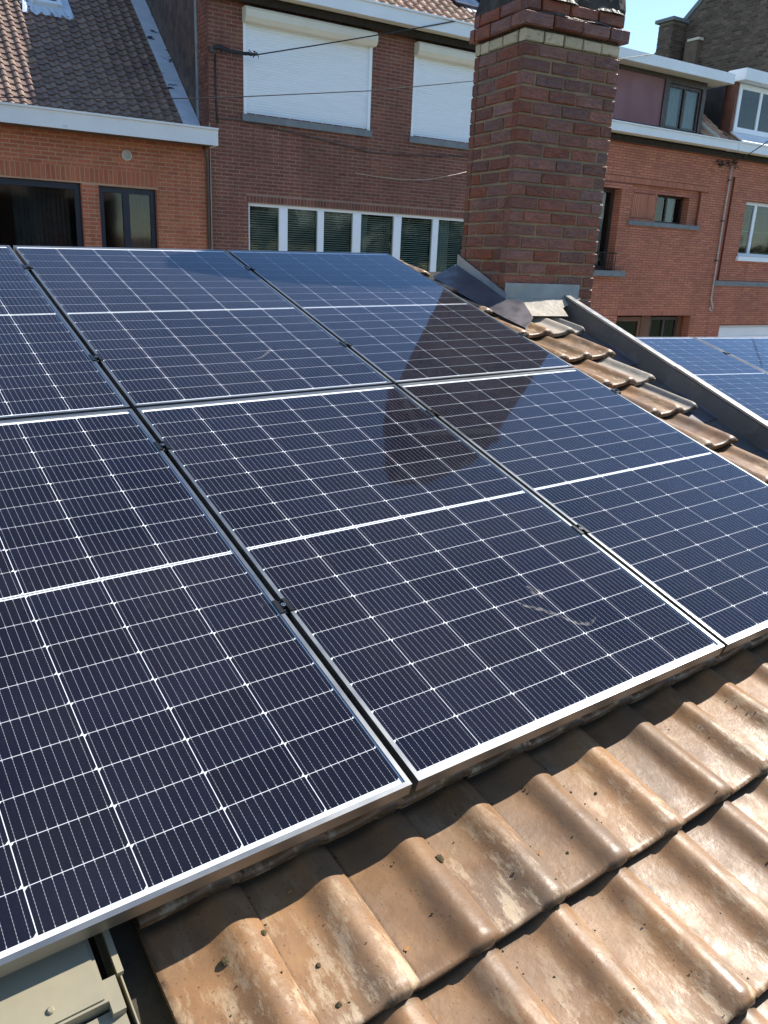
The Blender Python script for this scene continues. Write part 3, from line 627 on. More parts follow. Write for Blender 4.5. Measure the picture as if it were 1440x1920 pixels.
tiled_slope(Dd, 17.8, 23, -0.1, Z(2.72), 38, 2.7, 0.2, 0.22, 'pantile_buff', lambda x, t: x < 20.5 and 0.4 < t < 1.0, holes=[(17.7, 23, 0.9, 3.6)], roll=0.04)
m = MB(); m.prism([(0.42, Z(3.15)), (0.42, Z(4.30)), (2.4, Z(4.30)), (2.0, Z(3.9))], 'x', 17.86, 17.95); dk = m.build('dormer', 'cheek', Dd)
m = MB(); m.box(17.72, 23.0, 0.12, 0.15, Z(4.28), Z(4.52)).box(17.72, 17.75, 0.151, 3.0, Z(4.28), Z(4.52)).box(17.751, 23.0, 0.151, 3.0, Z(4.46), Z(4.515)).box(17.751, 23, 0.151, 0.6, Z(4.285), Z(4.31)); m.build('dormer_fascia', 'white_paint', dk)
d2 = (17.96, 21.0, Z(3.24), Z(4.27)); wo = window(dk, d2, [(18.80, 0.09), (19.7, 0.09)], 0.11, 'pvc', y=0.40); room(dk, d2, 1.5, 0.44)
m = MB(); m.add([(17.9, 0.05, Z(3.0)), (22, 0.05, Z(3.0)), (22, 0.42, Z(3.24)), (17.9, 0.42, Z(3.24)), (17.9, 0.05, Z(2.97)), (22, 0.05, Z(2.97)), (22, 0.42, Z(3.2)), (17.9, 0.42, Z(3.2))], [(0, 1, 2, 3), (7, 6, 5, 4), (0, 4, 5, 1), (2, 6, 7, 3), (0, 3, 7, 4), (1, 5, 6, 2)]); m.build('dormer_apron', 'white_paint', dk)
m = MB(); m.box(17.6, 23, 7.8, 8, 0.13, Z(2.6)); m.build('back_wall', 'brick_orange', Dd)

# ------------------------------------------------------------------ tall gable house with chimney behind
gE = 24.0
Eh = thing('gable_house', 'tall house with weathered grey brown brick gable rising behind the dormers', 'house', FAC, (gE, 0, 0))
prof = [(3.8, 0.13), (9.4, 0.13), (9.4, Z(6.2)), (6.72, Z(8.4)), (3.8, Z(8.4))]
m = MB(); m.prism(prof, 'x', gE, gE + 7); wE = m.build('wall', 'mortar_grey', Eh)
def roofE(n): return min(Z(8.4), Z(7.85) + (7.39 - n) * 0.82 if n > 4 else Z(7.3) + n * 0.8325)
st = MB(); z = Z(2.6); k = 0
while z < Z(8.4):
    n_ = 0.0 - (0.11 if k % 2 else 0)
    while n_ < 9.4:
        a0, a1 = max(n_, 3.8), min(n_ + 0.225, 9.4)
        if a1 - a0 > 0.04 and z + 0.08 < min(roofE(a0), roofE(a1)):
            st.box(gE - 0.012 + random.uniform(-0.004, 0.004), gE + 0.004, a0, a1, z + 0.018, z + 0.085, rnd=0.01 + 0.98 * random.random(), skip='r')
        n_ += 0.24
    z += 0.085; k += 1
so = st.build('brick', 'brick_old', wE); so['kind'] = 'stuff'
m = MB(); m.prism([(9.5, Z(6.10)), (9.5, Z(6.26)), (6.76, Z(8.52)), (3.7, Z(8.52)), (3.7, Z(8.40)), (6.70, Z(8.40))], 'x', gE - 0.08, gE + 7.1); m.build('verge', 'bluestone', Eh)
ch = thing('brick_chimney', 'squat brick chimney with grey slab cap against the tall grey gable', 'chimney', FAC, (gE - 0.35, 7.5, Z(6.0)))
um = unit_mesh('brick_old')
m = MB(); m.box(gE - 0.69, gE - 0.03, 7.31, 7.84, Z(5.6), Z(7.78)); m.build('core', 'mortar_grey', ch)
z = Z(5.7); k = 0
while z < Z(7.7):
    n_ = 7.3 - (0.11 if k % 2 else 0)
    while n_ < 7.85:
        a0, a1 = max(n_, 7.3), min(n_ + 0.21, 7.85)
        if a1 - a0 > 0.05: place('brick', um, ch, (gE - 0.70, a0, z + 0.014), (0, 0, 0), (0.03, a1 - a0, 0.066))
        n_ += 0.222
    x_ = gE - 0.70 - (0.11 if k % 2 == 0 else 0)
    while x_ < gE - 0.03:
        a0, a1 = max(x_, gE - 0.70), min(x_ + 0.21, gE - 0.02)
        if a1 - a0 > 0.05: place('brick', um, ch, (a0, 7.285, z + 0.014), (0, 0, 0), (a1 - a0, 0.03, 0.066))
        x_ += 0.222
    z += 0.08; k += 1
m = MB(); m.box(gE - 0.80, gE + 0.0, 7.2, 7.95, Z(7.78), Z(7.88)); m.build('cap_slab', 'bluestone', ch)
m = MB(); m.box(gE - 0.25, gE - 0.013, 6.55, 7.0, Z(7.18), Z(7.25)); m.build('ledge', 'cream_paint', ch)
m = MB(); m.box(gE - 0.2, gE - 0.013, 6.62, 7.1, Z(6.2), Z(7.18)); m.build('flue_stub', 'brick_old', ch)

# ------------------------------------------------------------------ cables over the street
def sag(p, q, n, drop): return [tuple(Vector(p).lerp(Vector(q), i / n) - Vector((0, 0, drop * 4 * (i / n) * (1 - i / n)))) for i in range(n + 1)]
ov = thing('overhead_cable', 'thick black overhead cable with wrapped end fixed above the white gutter corner', 'cable', FAC, (4.83, -0.05, Z(2.94)))
p0 = (5.45, -0.36, Z(2.92))
p1 = (11.4, -0.38, Z(4.08) + (11.4 - 9.58) * 0.315)
m = MB(); m.tube(sag(p0, p1, 24, 0.03), 0.010, 8); m.build('line', 'cable_black', ov, smooth=True)
m = MB(); m.tube([(4.83, -0.02, Z(2.97)), (4.95, -0.08, Z(3.0)), (5.1, -0.16, Z(2.95)), (5.25, -0.24, Z(2.93)), p0], [0.03, 0.035, 0.03, 0.028, 0.016], 8); m.build('wrapped_end', 'cable_black', ov, smooth=True)
m = MB()
for k in range(26):
    q = random.random(); c = Vector((4.85, -0.04, Z(2.96))).lerp(Vector(p0), q); d_ = Vector((random.uniform(-.05, .05), random.uniform(-.05, .03), random.uniform(-.05, .05)))
    m.tube([c - d_, c + d_ * 0.3 + Vector((0.03, 0, 0)), c + d_], 0.006, 5)
m.build('tie_wire', 'cable_black', ov)
m = MB(); m.box(4.82, 4.9, -0.06, -0.005, Z(2.92), Z(3.0)); m.build('bracket', 'pipe_dark', ov)
m = MB(); m.tube([(4.90, -0.03, Z(2.90)), (4.905, -0.022, Z(2.4)), (4.92, -0.02, Z(2.05)), (4.93, -0.03, Z(1.95))], 0.014, 6)
solo('wall_cable', m, 'cable_black', 'black cable dropping down brown brick from the wrapped cable bracket', 'cable', FAC, (4.93, -0.03, Z(1.95)), smooth=True)
m = MB(); m.tube([(1.2, -0.6, Z(1.79)), (2.22, -0.6, Z(1.9)), (4.32, -0.6, Z(2.15)), (5.11, -0.6, Z(2.27)), (7.39, -0.6, Z(2.64)), (9.38, -0.6, Z(3.04)), (12.2, -0.4, Z(3.73)), (14.46, 0.02, Z(4.30))], 0.007, 6)
solo('overhead_wire', m, 'cable_black', 'thin black wire crossing in front of both white shutters', 'cable', FAC, (5.11, -0.6, Z(2.27)), smooth=True)
m = MB(); m.tube([(4.90, -0.02, Z(1.72)), (4.90, -0.03, Z(1.98)), (4.96, -0.03, Z(2.02)), (5.22, -0.03, Z(2.035)), (5.64, -0.03, Z(2.01)), (6.65, -0.03, Z(1.91)), (7.67, -0.03, Z(1.80)), (8.53, -0.03, Z(1.82)), (9.83, -0.03, Z(1.93)), (10.8, -0.02, Z(2.0))], 0.009, 6)
solo('wall_cable', m, 'pipe_dark', 'dark cable sagging across brown brick below the white shutters', 'cable', FAC, (4.9, -0.03, Z(1.72)), smooth=True)
m = MB(); m.tube([(7.4, -0.06, Z(1.44)), (7.75, -0.10, Z(1.41)), (8.3, -0.16, Z(1.39)), (8.89, -0.17, Z(1.44)), (9.52, -0.12, Z(1.58)), (10.0, -0.03, Z(1.7))], 0.007, 6)  # sunlit stretch of cable, the sun's brightness put into its pale colour
solo('wall_cable', m, 'cable_pale', 'loose cable in painted sunlit tone bowing out from brown brick above strip window', 'cable', FAC, (8.3, -0.16, Z(1.39)), smooth=True)
rc = thing('overhead_wire', 'short black wire rising from wall tangle below the right gutter', 'cable', FAC, (17.5, -0.05, Z(2.45)))
m = MB(); m.tube([(17.4, -0.05, Z(2.47)), (17.15, -0.7, Z(2.58)), (16.6, -1.5, Z(2.72)), (14.9, -4.5, Z(3.3))], 0.010, 6); m.build('line', 'cable_black', rc, smooth=True)
m = MB()
for k in range(30):
    x = random.uniform(16.9, 17.75); z = Z(2.47) + random.uniform(-0.06, 0.05) - abs(x - 17.5) * 0.05
    m.tube([(x, -0.02, z), (x + 0.05, -0.06, z + random.uniform(-.05, .05)), (x + random.uniform(-.1, .15), -0.03, z + random.uniform(-.1, .05))], 0.007, 5)
m.build('tangle', 'cable_black', rc)

# ------------------------------------------------------------------ own low house: roof slab, walls, tiles
H = thing('low_house', 'low house with glossy brown clay tile roof under the solar panels', 'house', ROOF, (0, 0, -0.175))
m = MB(); m.add([(-4.2, 2.0, -0.215), (3.3, 2.0, -0.215), (2.5, -3.7, -0.215), (-4.2, -3.7, -0.215), (-4.2, 2.0, -0.30), (3.3, 2.0, -0.30), (2.5, -3.7, -0.30), (-4.2, -3.7, -0.30)],
                [(3, 2, 1, 0), (4, 5, 6, 7), (0, 1, 5, 4), (1, 2, 6, 5), (2, 3, 7, 6), (3, 0, 4, 7)]); roof = m.build('roof', 'underlay', H)
LIFT = 0.041; PITCH = 0.2035; RUN = 0.341; TW = PITCH
def roll_z(q):
    if q <= 0.088: return 0.0042 * (max(q - 0.03, 0.0) / 0.058) ** 2 + 0.0008
    if q <= 0.155: return 0.005 + 0.025 * (0.5 - 0.5 * math.cos(math.pi * (q - 0.088) / 0.067))
    return 0.0075 + 0.0225 * max(0.0, math.cos((q - 0.155) / 0.053 * math.pi / 2)) ** 0.8
def clay_tile(mat):
    mb = MB(); xs = []
    for q in (0, .012, .03, .055, .075, .092, .105, .117, .128, .139, .148, .157, .167, .178, .188, .196, .203, .208):
        z = roll_z(q)
        xs.append((q, z))
    ys = [-0.004, 0.0, 0.005, 0.012, 0.022, 0.06, 0.14, 0.24, 0.345, 0.405]; rows = []
    for y in ys:
        row = []
        for x, z in xs:
            lift = LIFT * (1 - y / RUN)
            bull = 1.0
            if y < 0.022: bull = math.sqrt(max(0.0, 1 - ((0.022 - max(y, -0.004)) / 0.0275) ** 2))
            zz_ = z * (0.35 + 0.65 * bull) if z > 0.01 else z
            edge = -0.006 if y == -0.004 else (-0.0015 if y == 0.0 else 0.0)
            row.append((x, y - (0.006 if z > 0.024 and y <= 0.0 else 0.0), zz_ + lift + edge))
        rows.append(row)
    n = len(xs); vs_ = [p for r in rows for p in r]
    fs = [(j * n + i, j * n + i + 1, (j + 1) * n + i + 1, (j + 1) * n + i) for j in range(len(rows) - 1) for i in range(n - 1)]
    mb.add(vs_, fs)
    lo = rows[0]; bt = [(x, y + 0.003, max(z - 0.020, 0.004)) for x, y, z in lo]
    mb.add(lo + bt, [(n + i, n + i + 1, i + 1, i) for i in range(n - 1)])
    lf = [r[0] for r in rows]; lb = [(x, y, z - 0.014) for x, y, z in lf]; k = len(lf)
    mb.add(lf + lb, [(i, i + 1, k + i + 1, k + i) for i in range(k - 1)])
    rt = [r[-1] for r in rows]; rb = [(x, y, z - 0.014) for x, y, z in rt]
    mb.add(rt + rb, [(k + i, k + i + 1, i + 1, i) for i in range(k - 1)])
    return mesh_of(mb, 'tile', mat, True)
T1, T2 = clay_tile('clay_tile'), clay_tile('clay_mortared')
def cut(v): return 3.338 - 0.178 * (v + 1.06)             # top edge line of the party wall
VS = [2.022 + RUN * j for j in range(-11, 5)]
for v in VS:
    row = [(-0.181 + PITCH * k) for k in range(-2, 18)]
    for i, u in enumerate(row):
        rem = cut(v) - 0.10 - u
        if rem < 0.07: break
        if v < 1.3 and u < 2.285 - 0.45: continue
        if v < -0.9 and u > 2.5: continue
        if v < -1.3 and u > 2.5: continue
        last = rem < PITCH * 0.99 or (v < -0.4 and u > 2.75)
        z = -0.178 + random.uniform(-0.002, 0.002)
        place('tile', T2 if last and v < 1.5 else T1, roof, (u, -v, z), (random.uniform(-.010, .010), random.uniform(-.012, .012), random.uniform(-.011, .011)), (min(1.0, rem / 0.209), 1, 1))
for v in VS:
    if -1.8 < v < 1.32:
        for k in range(-10, -4):
            place('tile', T1, roof, (-0.181 + PITCH * k, -v, -0.178), (random.uniform(-.010, .010), random.uniform(-.012, .012), random.uniform(-.011, .011)))
rme = MB(); N = 10
rme.loft([[(x, 0.11 * math.cos(q), 0.085 * math.sin(q) - 0.06) for q in [math.pi * k / N for k in range(N + 1)]] for x in (0.0, 0.34)], cap=False)
rm = mesh_of(rme, 'ridge_tile', 'clay_tile', True)
for k in range(18): place('ridge_tile', rm, roof, (-3.4 + k * 0.335, 2.0, -0.16))
bk = MB(); rz = ROOF.inverted().to_3x3()
dn = rz @ Vector((0, 0.95, -0.31)); o1 = Vector((-4.2, 2.0, -0.22)); o2 = Vector((3.3, 2.0, -0.22))
bk.add([o1, o2, o2 + dn * 2.6, o1 + dn * 2.6], [(0, 1, 2, 3)]); bk.build('back_slope', 'underlay', H)
# walls of the low house in world space
m = MB()
wi = ROOF.inverted()
def wbox(mb, x0, x1, y0, y1, z0, z1):
    v = [wi @ Vector(p) for p in ((x0, y0, z0), (x1, y0, z0), (x1, y1, z0), (x0, y1, z0), (x0, y0, z1), (x1, y0, z1), (x1, y1, z1), (x0, y1, z1))]
    mb.add(v, [(0, 3, 2, 1), (4, 5, 6, 7), (0, 1, 5, 4), (2, 3, 7, 6), (0, 4, 7, 3), (1, 2, 6, 5)])
wbox(m, -3.2, 3.2, -0.6, 6.4, -0.02, 1.75); m.build('wall', 'brick_brown', H)
# party wall with zinc lining and cap
def vpt(v, du, z): return (cut(v) + du, -v, z - (0.05 if z > -0.1 else 0.0))
def strip(mb, v0, v1, sec, n=1):
    rings = [[vpt(v0 + (v1 - v0) * i / n, du, z) for du, z in sec] for i in range(n + 1)]
    mb.loft(rings)
pw = MB(); strip(pw, -1.5, 3.6, [(0.012, -0.6), (0.115, -0.6), (0.115, -0.115), (0.034, -0.014), (0.012, -0.014)]); par = pw.build('party_wall', 'mortar_grey', H)
for k, (v0, v1) in enumerate(((-1.16, 0.02), (0.0, 1.2), (1.18, 2.4), (2.38, 3.6))):
    m = MB(); dz = 0.002 * (k % 2); strip(m, v0, v1, [(-0.006, -0.010 + dz), (0.036, -0.010 + dz), (0.036, 0.004 + dz), (-0.006, 0.002 + dz)]); m.build('cap', 'cap_metal', par)
    m = MB(); strip(m, v0, v1 - 0.005, [(-0.26, -0.188 + dz), (-0.03, -0.160 + dz), (-0.004, -0.014), (0.004, -0.014), (0.004, -0.21), (-0.26, -0.21)], 4); m.build('zinc_lining', 'zinc_dull', par)
for v in (-0.55, 0.12, 0.75, 1.5):                              # soldered laps on the lining
    m = MB(); strip(m, v, v + 0.30, [(-0.2, -0.176), (-0.032, -0.152), (-0.012, -0.07), (-0.009, -0.07), (-0.029, -0.156), (-0.2, -0.182)], 3); m.build('zinc_lap', 'lead', par)
# roof window cladding at lower left
rwn = thing('roof_window', 'olive grey metal roof window cladding at the lower left corner', 'roof window', ROOF, (-1.15, -2.2, -0.2))
def rb(mb, u0, u1, v0, v1, z0, z1): mb.box(u0, u1, -v1, -v0, z0, z1); return mb
m = MB(); rb(m, -1.66, -0.690, 1.30, 1.816, -0.12, -0.074); rb(m, -1.655, -0.696, 1.305, 1.811, -0.074, -0.070); m.build('top_cover', 'olive_metal', rwn)
m = MB(); rb(m, -1.64, -0.668, 1.822, 2.10, -0.19, -0.098); m.build('sash_cover', 'olive_metal', rwn)
m = MB(); rb(m, -0.6895, -0.668, 1.778, 1.836, -0.15, -0.079); m.build('corner_piece', 'olive_metal', rwn)
m = MB(); rb(m, -0.658, -0.6555, 1.30, 2.6, -0.21, -0.094); rb(m, -0.663, -0.652, 1.30, 1.776, -0.096, -0.084); m.build('flashing_fin', 'olive_metal', rwn)
m = MB(); rb(m, -0.70, -0.56, 1.30, 2.9, -0.213, -0.203); m.build('drain_channel', 'dark_channel', rwn)
m = MB(); rb(m, -1.64, -0.67, 2.101, 2.9, -0.14, -0.132); m.build('pane', 'window_glass', rwn)
m = MB(); rb(m, -1.64, -1.56, 2.101, 2.9, -0.131, -0.10); rb(m, -0.75, -0.67, 2.101, 2.9, -0.131, -0.10); m.build('sash_frame', 'olive_metal', rwn)
m = MB(); m.loft([[(-0.775 + r * math.cos(q), -1.79 + r * math.sin(q), z) for q in [2 * math.pi * k / 10 for k in range(10)]] for r, z in ((0.006, -0.0705), (0.006, -0.067), (0.004, -0.065))]); m.build('screw', 'olive_metal', rwn)

# ------------------------------------------------------------------ chimney on the ridge
CW, CD_ = 0.75, 0.53
K = thing('brick_chimney', 'large glazed brown brick chimney with cream brick band, nearest to the panels', 'chimney', CHIM, (0.37, 0.26, -0.5))
m = MB(); m.box(0.0056, CW - 0.0056, 0.0056, CD_ - 0.0056, -0.9, 1.38); m.build('mortar_core', 'mortar_sand', K)
def rough_brick(mat, seed):
    rr = random.Random(seed); vs_ = []; N = 4
    b = MB(); e = 0.05
    P = lambda x, y, z: (x + rr.uniform(-.012, .012), y + rr.uniform(-.05, .05), z + rr.uniform(-.03, .03))
    c0 = [P(0, .12, 0), P(1, .12, 0), P(1, .12, 1), P(0, .12, 1)]
    c1 = [P(.03, 0, .09), P(.97, 0, .09), P(.97, 0, .91), P(.03, 0, .91)]
    c2 = [(0, 1, 0), (1, 1, 0), (1, 1, 1), (0, 1, 1)]
    b.add(c2 + c0 + c1, [(0, 1, 5, 4), (1, 2, 6, 5), (2, 3, 7, 6), (3, 0, 4, 7), (4, 5, 9, 8), (5, 6, 10, 9), (6, 7, 11, 10), (7, 4, 8, 11), (8, 9, 10, 11)])
    return mesh_of(b, 'brick', mat)
KB = [rough_brick('brick_glazed', i) for i in range(5)]; KC = [rough_brick('brick_cream', i) for i in range(3)]
def course(z, h, meshes, ex, odd, Lb=0.22, jt=0.011, kname='brick'):
    x0, x1, y0, y1 = -ex, CW + ex, -ex, CD_ + ex; dpt = 0.06
    def run(a, b, off):
        o = []; p = a - off
        while p < b - 0.03:
            q = min(p + Lb - jt, b); s_ = max(p, a)
            if q - s_ > 0.035: o.append((s_, q))
            p += Lb
        if o and b - o[-1][1] > 0.02: o[-1] = (o[-1][0], b)
        return o
    pick = lambda: random.choice(meshes)
    jz = lambda: random.uniform(-0.0015, 0.0015)
    for a, b in run(x0, x1, 0.11 if odd else 0.0):                       # front and back
        place(kname, pick(), K, (a, y0 + jz(), z + jt + jz()), (0, random.uniform(-.006, .006), random.uniform(-.008, .008)), (b - a, dpt, h - jt))
        place(kname, pick(), K, (b, y1 + jz(), z + jt), (0, 0, math.pi), (b - a, dpt, h - jt))
    for a, b in run(y0 + 0.062, y1 - 0.062, 0.0 if odd else 0.13):         # left and right
        place(kname, pick(), K, (x0 + jz(), b, z + jt + jz()), (0, 0, -math.pi / 2 + random.uniform(-.008, .008)), (b - a, dpt, h - jt))
        place(kname, pick(), K, (x1, a, z + jt), (0, 0, math.pi / 2), (b - a, dpt, h - jt))
z = -0.34; k = 0
while z < 1.375:
    course(z, 0.078, KB, random.uniform(-0.002, 0.003), k % 2); z += 0.078; k += 1
course(z, 0.075, KC, 0.0, 0, 0.15); zc = z
m = MB(); m.box(0.015, CW - 0.015, 0.015, CD_ - 0.015, 1.38, zc + 0.3); m.build('mortar_core', 'mortar_weathered', K)
course(zc + 0.077, 0.082, KB, 0.032, 0); course(zc + 0.16, 0.078, KB, 0.012, 1)
rr = random.Random(5); rings = []
for ex, zz_ in ((0.005, 0.235), (0.004, 0.27), (-0.01, 0.36), (-0.04, 0.50), (-0.10, 0.68), (-0.16, 0.84), (-0.17, 0.9)):
    ring = []; x0, x1, y0, y1 = -ex, CW + ex, -ex, CD_ + ex; x0, x1, y0, y1 = -ex, CW + ex, -ex, CD_ + ex
    for i in range(12): ring.append((x0 + (x1 - x0) * i / 12, y0))
    for i in range(9): ring.append((x1, y0 + (y1 - y0) * i / 9))
    for i in range(12): ring.append((x1 - (x1 - x0) * i / 12, y1))
    for i in range(9): ring.append((x0, y1 - (y1 - y0) * i / 9))
    rings.append([(x + rr.uniform(-.008, .008), y + rr.uniform(-.008, .008), zc + zz_ + rr.uniform(-.012, .012)) for x, y in ring])
m = MB(); m.loft(rings); m.build('mortar_cap', 'dark_mortar', K)
for (x, wd, zz_, hh) in ((0.06, 0.34, zc + 0.158, 0.014), (0.25, 0.46, zc + 0.158, 0.012), (0.5, 0.25, zc + 0.236, 0.02), (0.08, 0.3, zc + 0.236, 0.022)):   # smeared mortar on the ledges
    rings = []; nn = 10
    for i in range(nn + 1):
        q = i / nn; s_ = math.sin(math.pi * q) ** 0.5 * rr.uniform(0.7, 1.1); xx = x + wd * q
        rings.append([(xx, -0.03 * s_ - 0.004, zz_ + 0.002), (xx, -0.022 * s_, zz_ + hh * s_ + .003), (xx, 0.02, zz_ + hh * s_ + 0.004), (xx, 0.02, zz_ + 0.001)])
    m = MB(); m.loft(rings); m.build('mortar_smear', 'mortar_weathered', K)
# lead and zinc flashings round the chimney (world vertical, chimney frame)
ci = CHIM.inverted() @ ROOF
def rp(u, v, z): return tuple(ci @ Vector((u, -v, z)))
apr = MB(); apr.box(0.0, 0.62, -0.016, -0.012, -0.085, 0.0).box(0.0, 0.62, -0.024, -0.012, -0.092, -0.084); apo = apr.build('apron_flashing', 'zinc', K)
m = MB()
A0 = [(-0.02, -0.018, -0.09), (0.64, -0.018, -0.09)]
B0 = [rp(2.87, -1.06, -0.100), rp(3.25, -1.0, -0.100)]
C0 = [rp(2.86, -0.93, -0.116), rp(3.22, -0.91, -0.120)]
m.add(A0 + B0 + C0, [(0, 2, 3, 1), (2, 4, 5, 3)]); m.build('cement_fillet', 'cement_fillet', apo)
m = MB(); ss = []
for (t, zlo, zhi) in ((CD_ + 0.01, 0.097, 0.166), (0.24, 0.0, 0.052), (-0.065, -0.105, -0.066)):
    ss.append([(-0.014, t, zlo), (-0.019, t, zlo), (-0.019, t, zhi), (-0.014, t, zhi)])
m.loft(ss); m.build('counter_flashing', 'zinc', K)
tops = [(-0.022, CD_ + 0.02, 0.10), (-0.022, 0.24, 0.004), (-0.022, -0.065, -0.10), rp(2.885, -1.02, -0.060), rp(2.83, -0.86, -0.092)]
feet = [rp(2.645, -1.66, -0.128), rp(2.64, -1.40, -0.128), rp(2.655, -1.15, -0.128), rp(2.675, -0.95, -0.128), rp(2.70, -0.775, -0.125)]
m = MB(); n_ = len(tops); lo_t = [(x + 0.008, y + 0.002, z - 0.006) for x, y, z in tops]; lo_f = [(x + 0.004, y, z - 0.02) for x, y, z in feet]
m.add(tops + feet, [(i + 1, i, n_ + i, n_ + i + 1) for i in range(n_ - 1)])
m.add(lo_t + lo_f, [(i, i + 1, n_ + i + 1, n_ + i) for i in range(n_ - 1)])
m.add(tops + lo_t, [(i, i + 1, n_ + i + 1, n_ + i) for i in range(n_ - 1)])
m.add([tops[-1], lo_t[-1], lo_f[-1], feet[-1]], [(0, 1, 2, 3)]); m.build('side_flashing', 'lead', K)

# ------------------------------------------------------------------ solar panels
PW, PH = 1.134, 1.722; GU, GV = 0.0175, 0.0154
def cell_mesh():
    c = 0.006; w_, h = 0.1825, 0.0911
    return mesh_of(MB().add([(0, 0, 0), (w_ - c, 0, 0), (w_, c, 0), (w_, h, 0), (c, h, 0), (0, h - c, 0)], [(0, 1, 2, 3, 4, 5)]), 'cell', 'solar_cell')
CELL = cell_mesh()
def frame_mb():
    m = MB(); L = 0.011; t = 0.035
    for (x0, x1, y0, y1) in ((0, PW, 0, L), (0, PW, PH - L, PH), (0, L, L, PH - L), (PW - L, PW, L, PH - L)):
        m.box(x0, x1, y0, y1, -0.0062, 0.0)
    s_ = 0.0018
    for (x0, x1, y0, y1) in ((0, PW, 0, s_), (0, PW, PH - s_, PH), (0, s_, s_, PH - s_), (PW - s_, PW, s_, PH - s_)):
        m.box(x0, x1, y0, y1, -t, -0.0062)
    for (x0, x1, y0, y1) in ((0.002, PW - .002, 0.002, 0.03), (0.002, PW - .002, PH - 0.03, PH - .002)): m.box(x0, x1, y0, y1, -t, -t + 0.0015)
    return m
FRM = mesh_of(frame_mb(), 'frame', 'aluminium')
BSH = mesh_of(MB().box(0.002, PW - 0.002, 0.002, PH - 0.002, -0.0062, -0.0050), 'backsheet', 'backsheet')
GLS = mesh_of(MB().quad((0.0105, 0.0105, -0.0016), (PW - 0.0105, 0.0105, -0.0016), (PW - 0.0105, PH - 0.0105, -0.0016), (0.0105, PH - 0.0105, -0.0016)), 'glass', 'solar_glass')
RIB = mesh_of(MB().box(0.016, PW - 0.016, PH / 2 - 0.0016, PH / 2 + 0.0016, -0.0049, -0.0046), 'ribbon', 'steel')
def panel(frame, x, y, label, group):
    p = thing('solar_panel', label, 'solar panel', frame, (x, y, 0), group); BASE[p.name] = (0, 0, 0)
    for nm, me in (('frame', FRM), ('backsheet', BSH), ('ribbon', RIB), ('glass', GLS)): place(nm, me, p, (0, 0, 0))
    mu = (PW - 6 * 0.1825 - 5 * 0.0019) / 2; half = 9 * 0.0911 + 8 * 0.0014; mid = 0.012; mv = (PH - 2 * half - mid) / 2
    for j in range(18):
        yy = mv + j * 0.0925 + (mid - 0.0014 if j >= 9 else 0)
        for i in range(6): place('cell', CELL, p, (mu + i * 0.1844, yy, -0.0046))
    return p
names = {(0, 0): 'upper left solar panel, cut by the left photo edge', (1, 0): 'upper middle solar panel at the ridge, crossed by a blue shadow corner',
         (2, 0): 'upper right solar panel beside the big chimney, half in its reflection', (0, 1): 'lower left solar panel nearest the olive roof window',
         (1, 1): 'lower middle solar panel with pale bird smear, whole in view', (2, 1): 'lower right solar panel cut by the right photo edge'}
for (c, r), lb in names.items():
    x = (c - 1) * (PW + GU); y = -((r - 1) * (PH + GV) + PH)
    panel(ROOF, x, y, lb, 'solar panels on the near roof')
panel(NBR, -PW - 0.01, -PH, 'far solar panel left of the seam on the roof beyond the party wall', 'solar panels on the far roof')
panel(NBR, 0.01, -PH, 'far solar panel right of the seam on the roof beyond the party wall', 'solar panels on the far roof')
# mounting rails, clamps
for v, lb in ((-1.43, 'topmost black mounting rail under the panels near the ridge'), (-0.42, 'second black mounting rail from the ridge under the panels'), (0.27, 'third black mounting rail from the ridge under the panels'), (1.12, 'lowest black mounting rail under the panels')):
    m = MB(); m.box(-1.4, 2.32, -v - 0.02, -v + 0.02, -0.075, -0.036)
    solo('mounting_rail', m, 'black_metal', lb, 'rail', ROOF, (0.4, -v, -0.075), 'mounting rails under the near panels')
def clamp(frame, u, v, label, group, end=False):
    t = thing('panel_clamp', label, 'clamp', frame, (u, -v, 0), group); b = BASE[t.name]; x, y = u, -v
    m = MB()
    if end: m.prism([(x - 0.012, 0.0006), (x - 0.012, 0.004), (x + 0.02, 0.004), (x + 0.02, -0.036), (x + 0.016, -0.036), (x + 0.016, 0.0006)], 'y', y - 0.02, y + 0.02)
    else: m.prism([(x - 0.021, 0.0006), (x - 0.021, 0.0045), (x - 0.008, 0.0045), (x - 0.006, -0.004), (x + 0.006, -0.004), (x + 0.008, 0.0045), (x + 0.021, 0.0045), (x + 0.021, 0.0006), (x + 0.0075, 0.0006), (x + 0.0055, -0.036), (x - 0.0055, -0.036), (x - 0.0075, 0.0006)], 'y', y - 0.025, y + 0.025)
    m.build('bracket', 'black_metal', t)
    m = MB(); bx = x + (0.004 if end else 0)
    m.loft([[(bx + r * math.cos(q), y + r * math.sin(q), z) for q in [2 * math.pi * k / 12 for k in range(12)]] for r, z in ((0.0065, -0.004 if not end else 0.004), (0.0065, 0.0065 if not end else 0.0105), (0.004, 0.0066 if not end else 0.0106), (0.0035, 0.002 if not end else 0.007))]); m.build('bolt', 'steel' if not end else 'black_metal', t, smooth=False)
us = (-GU / 2, PW + GU / 2); g_ = 'clamps between the near panels'
for u, sn in zip(us, ('left seam', 'right seam')):
    for v, vn in ((-1.43, 'uppermost'), (-0.42, 'second from top'), (0.27, 'third from top'), (1.12, 'lowest')):
        clamp(ROOF, u, v, f'small black clamp, {vn} on the {sn} of the near panels', g_)
for v, vn in ((-0.42, 'beside the upper right panel'), (0.27, 'beside the lower right panel')):
    clamp(ROOF, 2 * (PW + GU) - GU + 0.006, v, f'black end clamp on the tile side edge {vn}', 'end clamps of the near panels', True)
clamp(NBR, 0.0, 0.41, 'black clamp on the seam of the far panels beyond the party wall', 'clamps between the far panels')

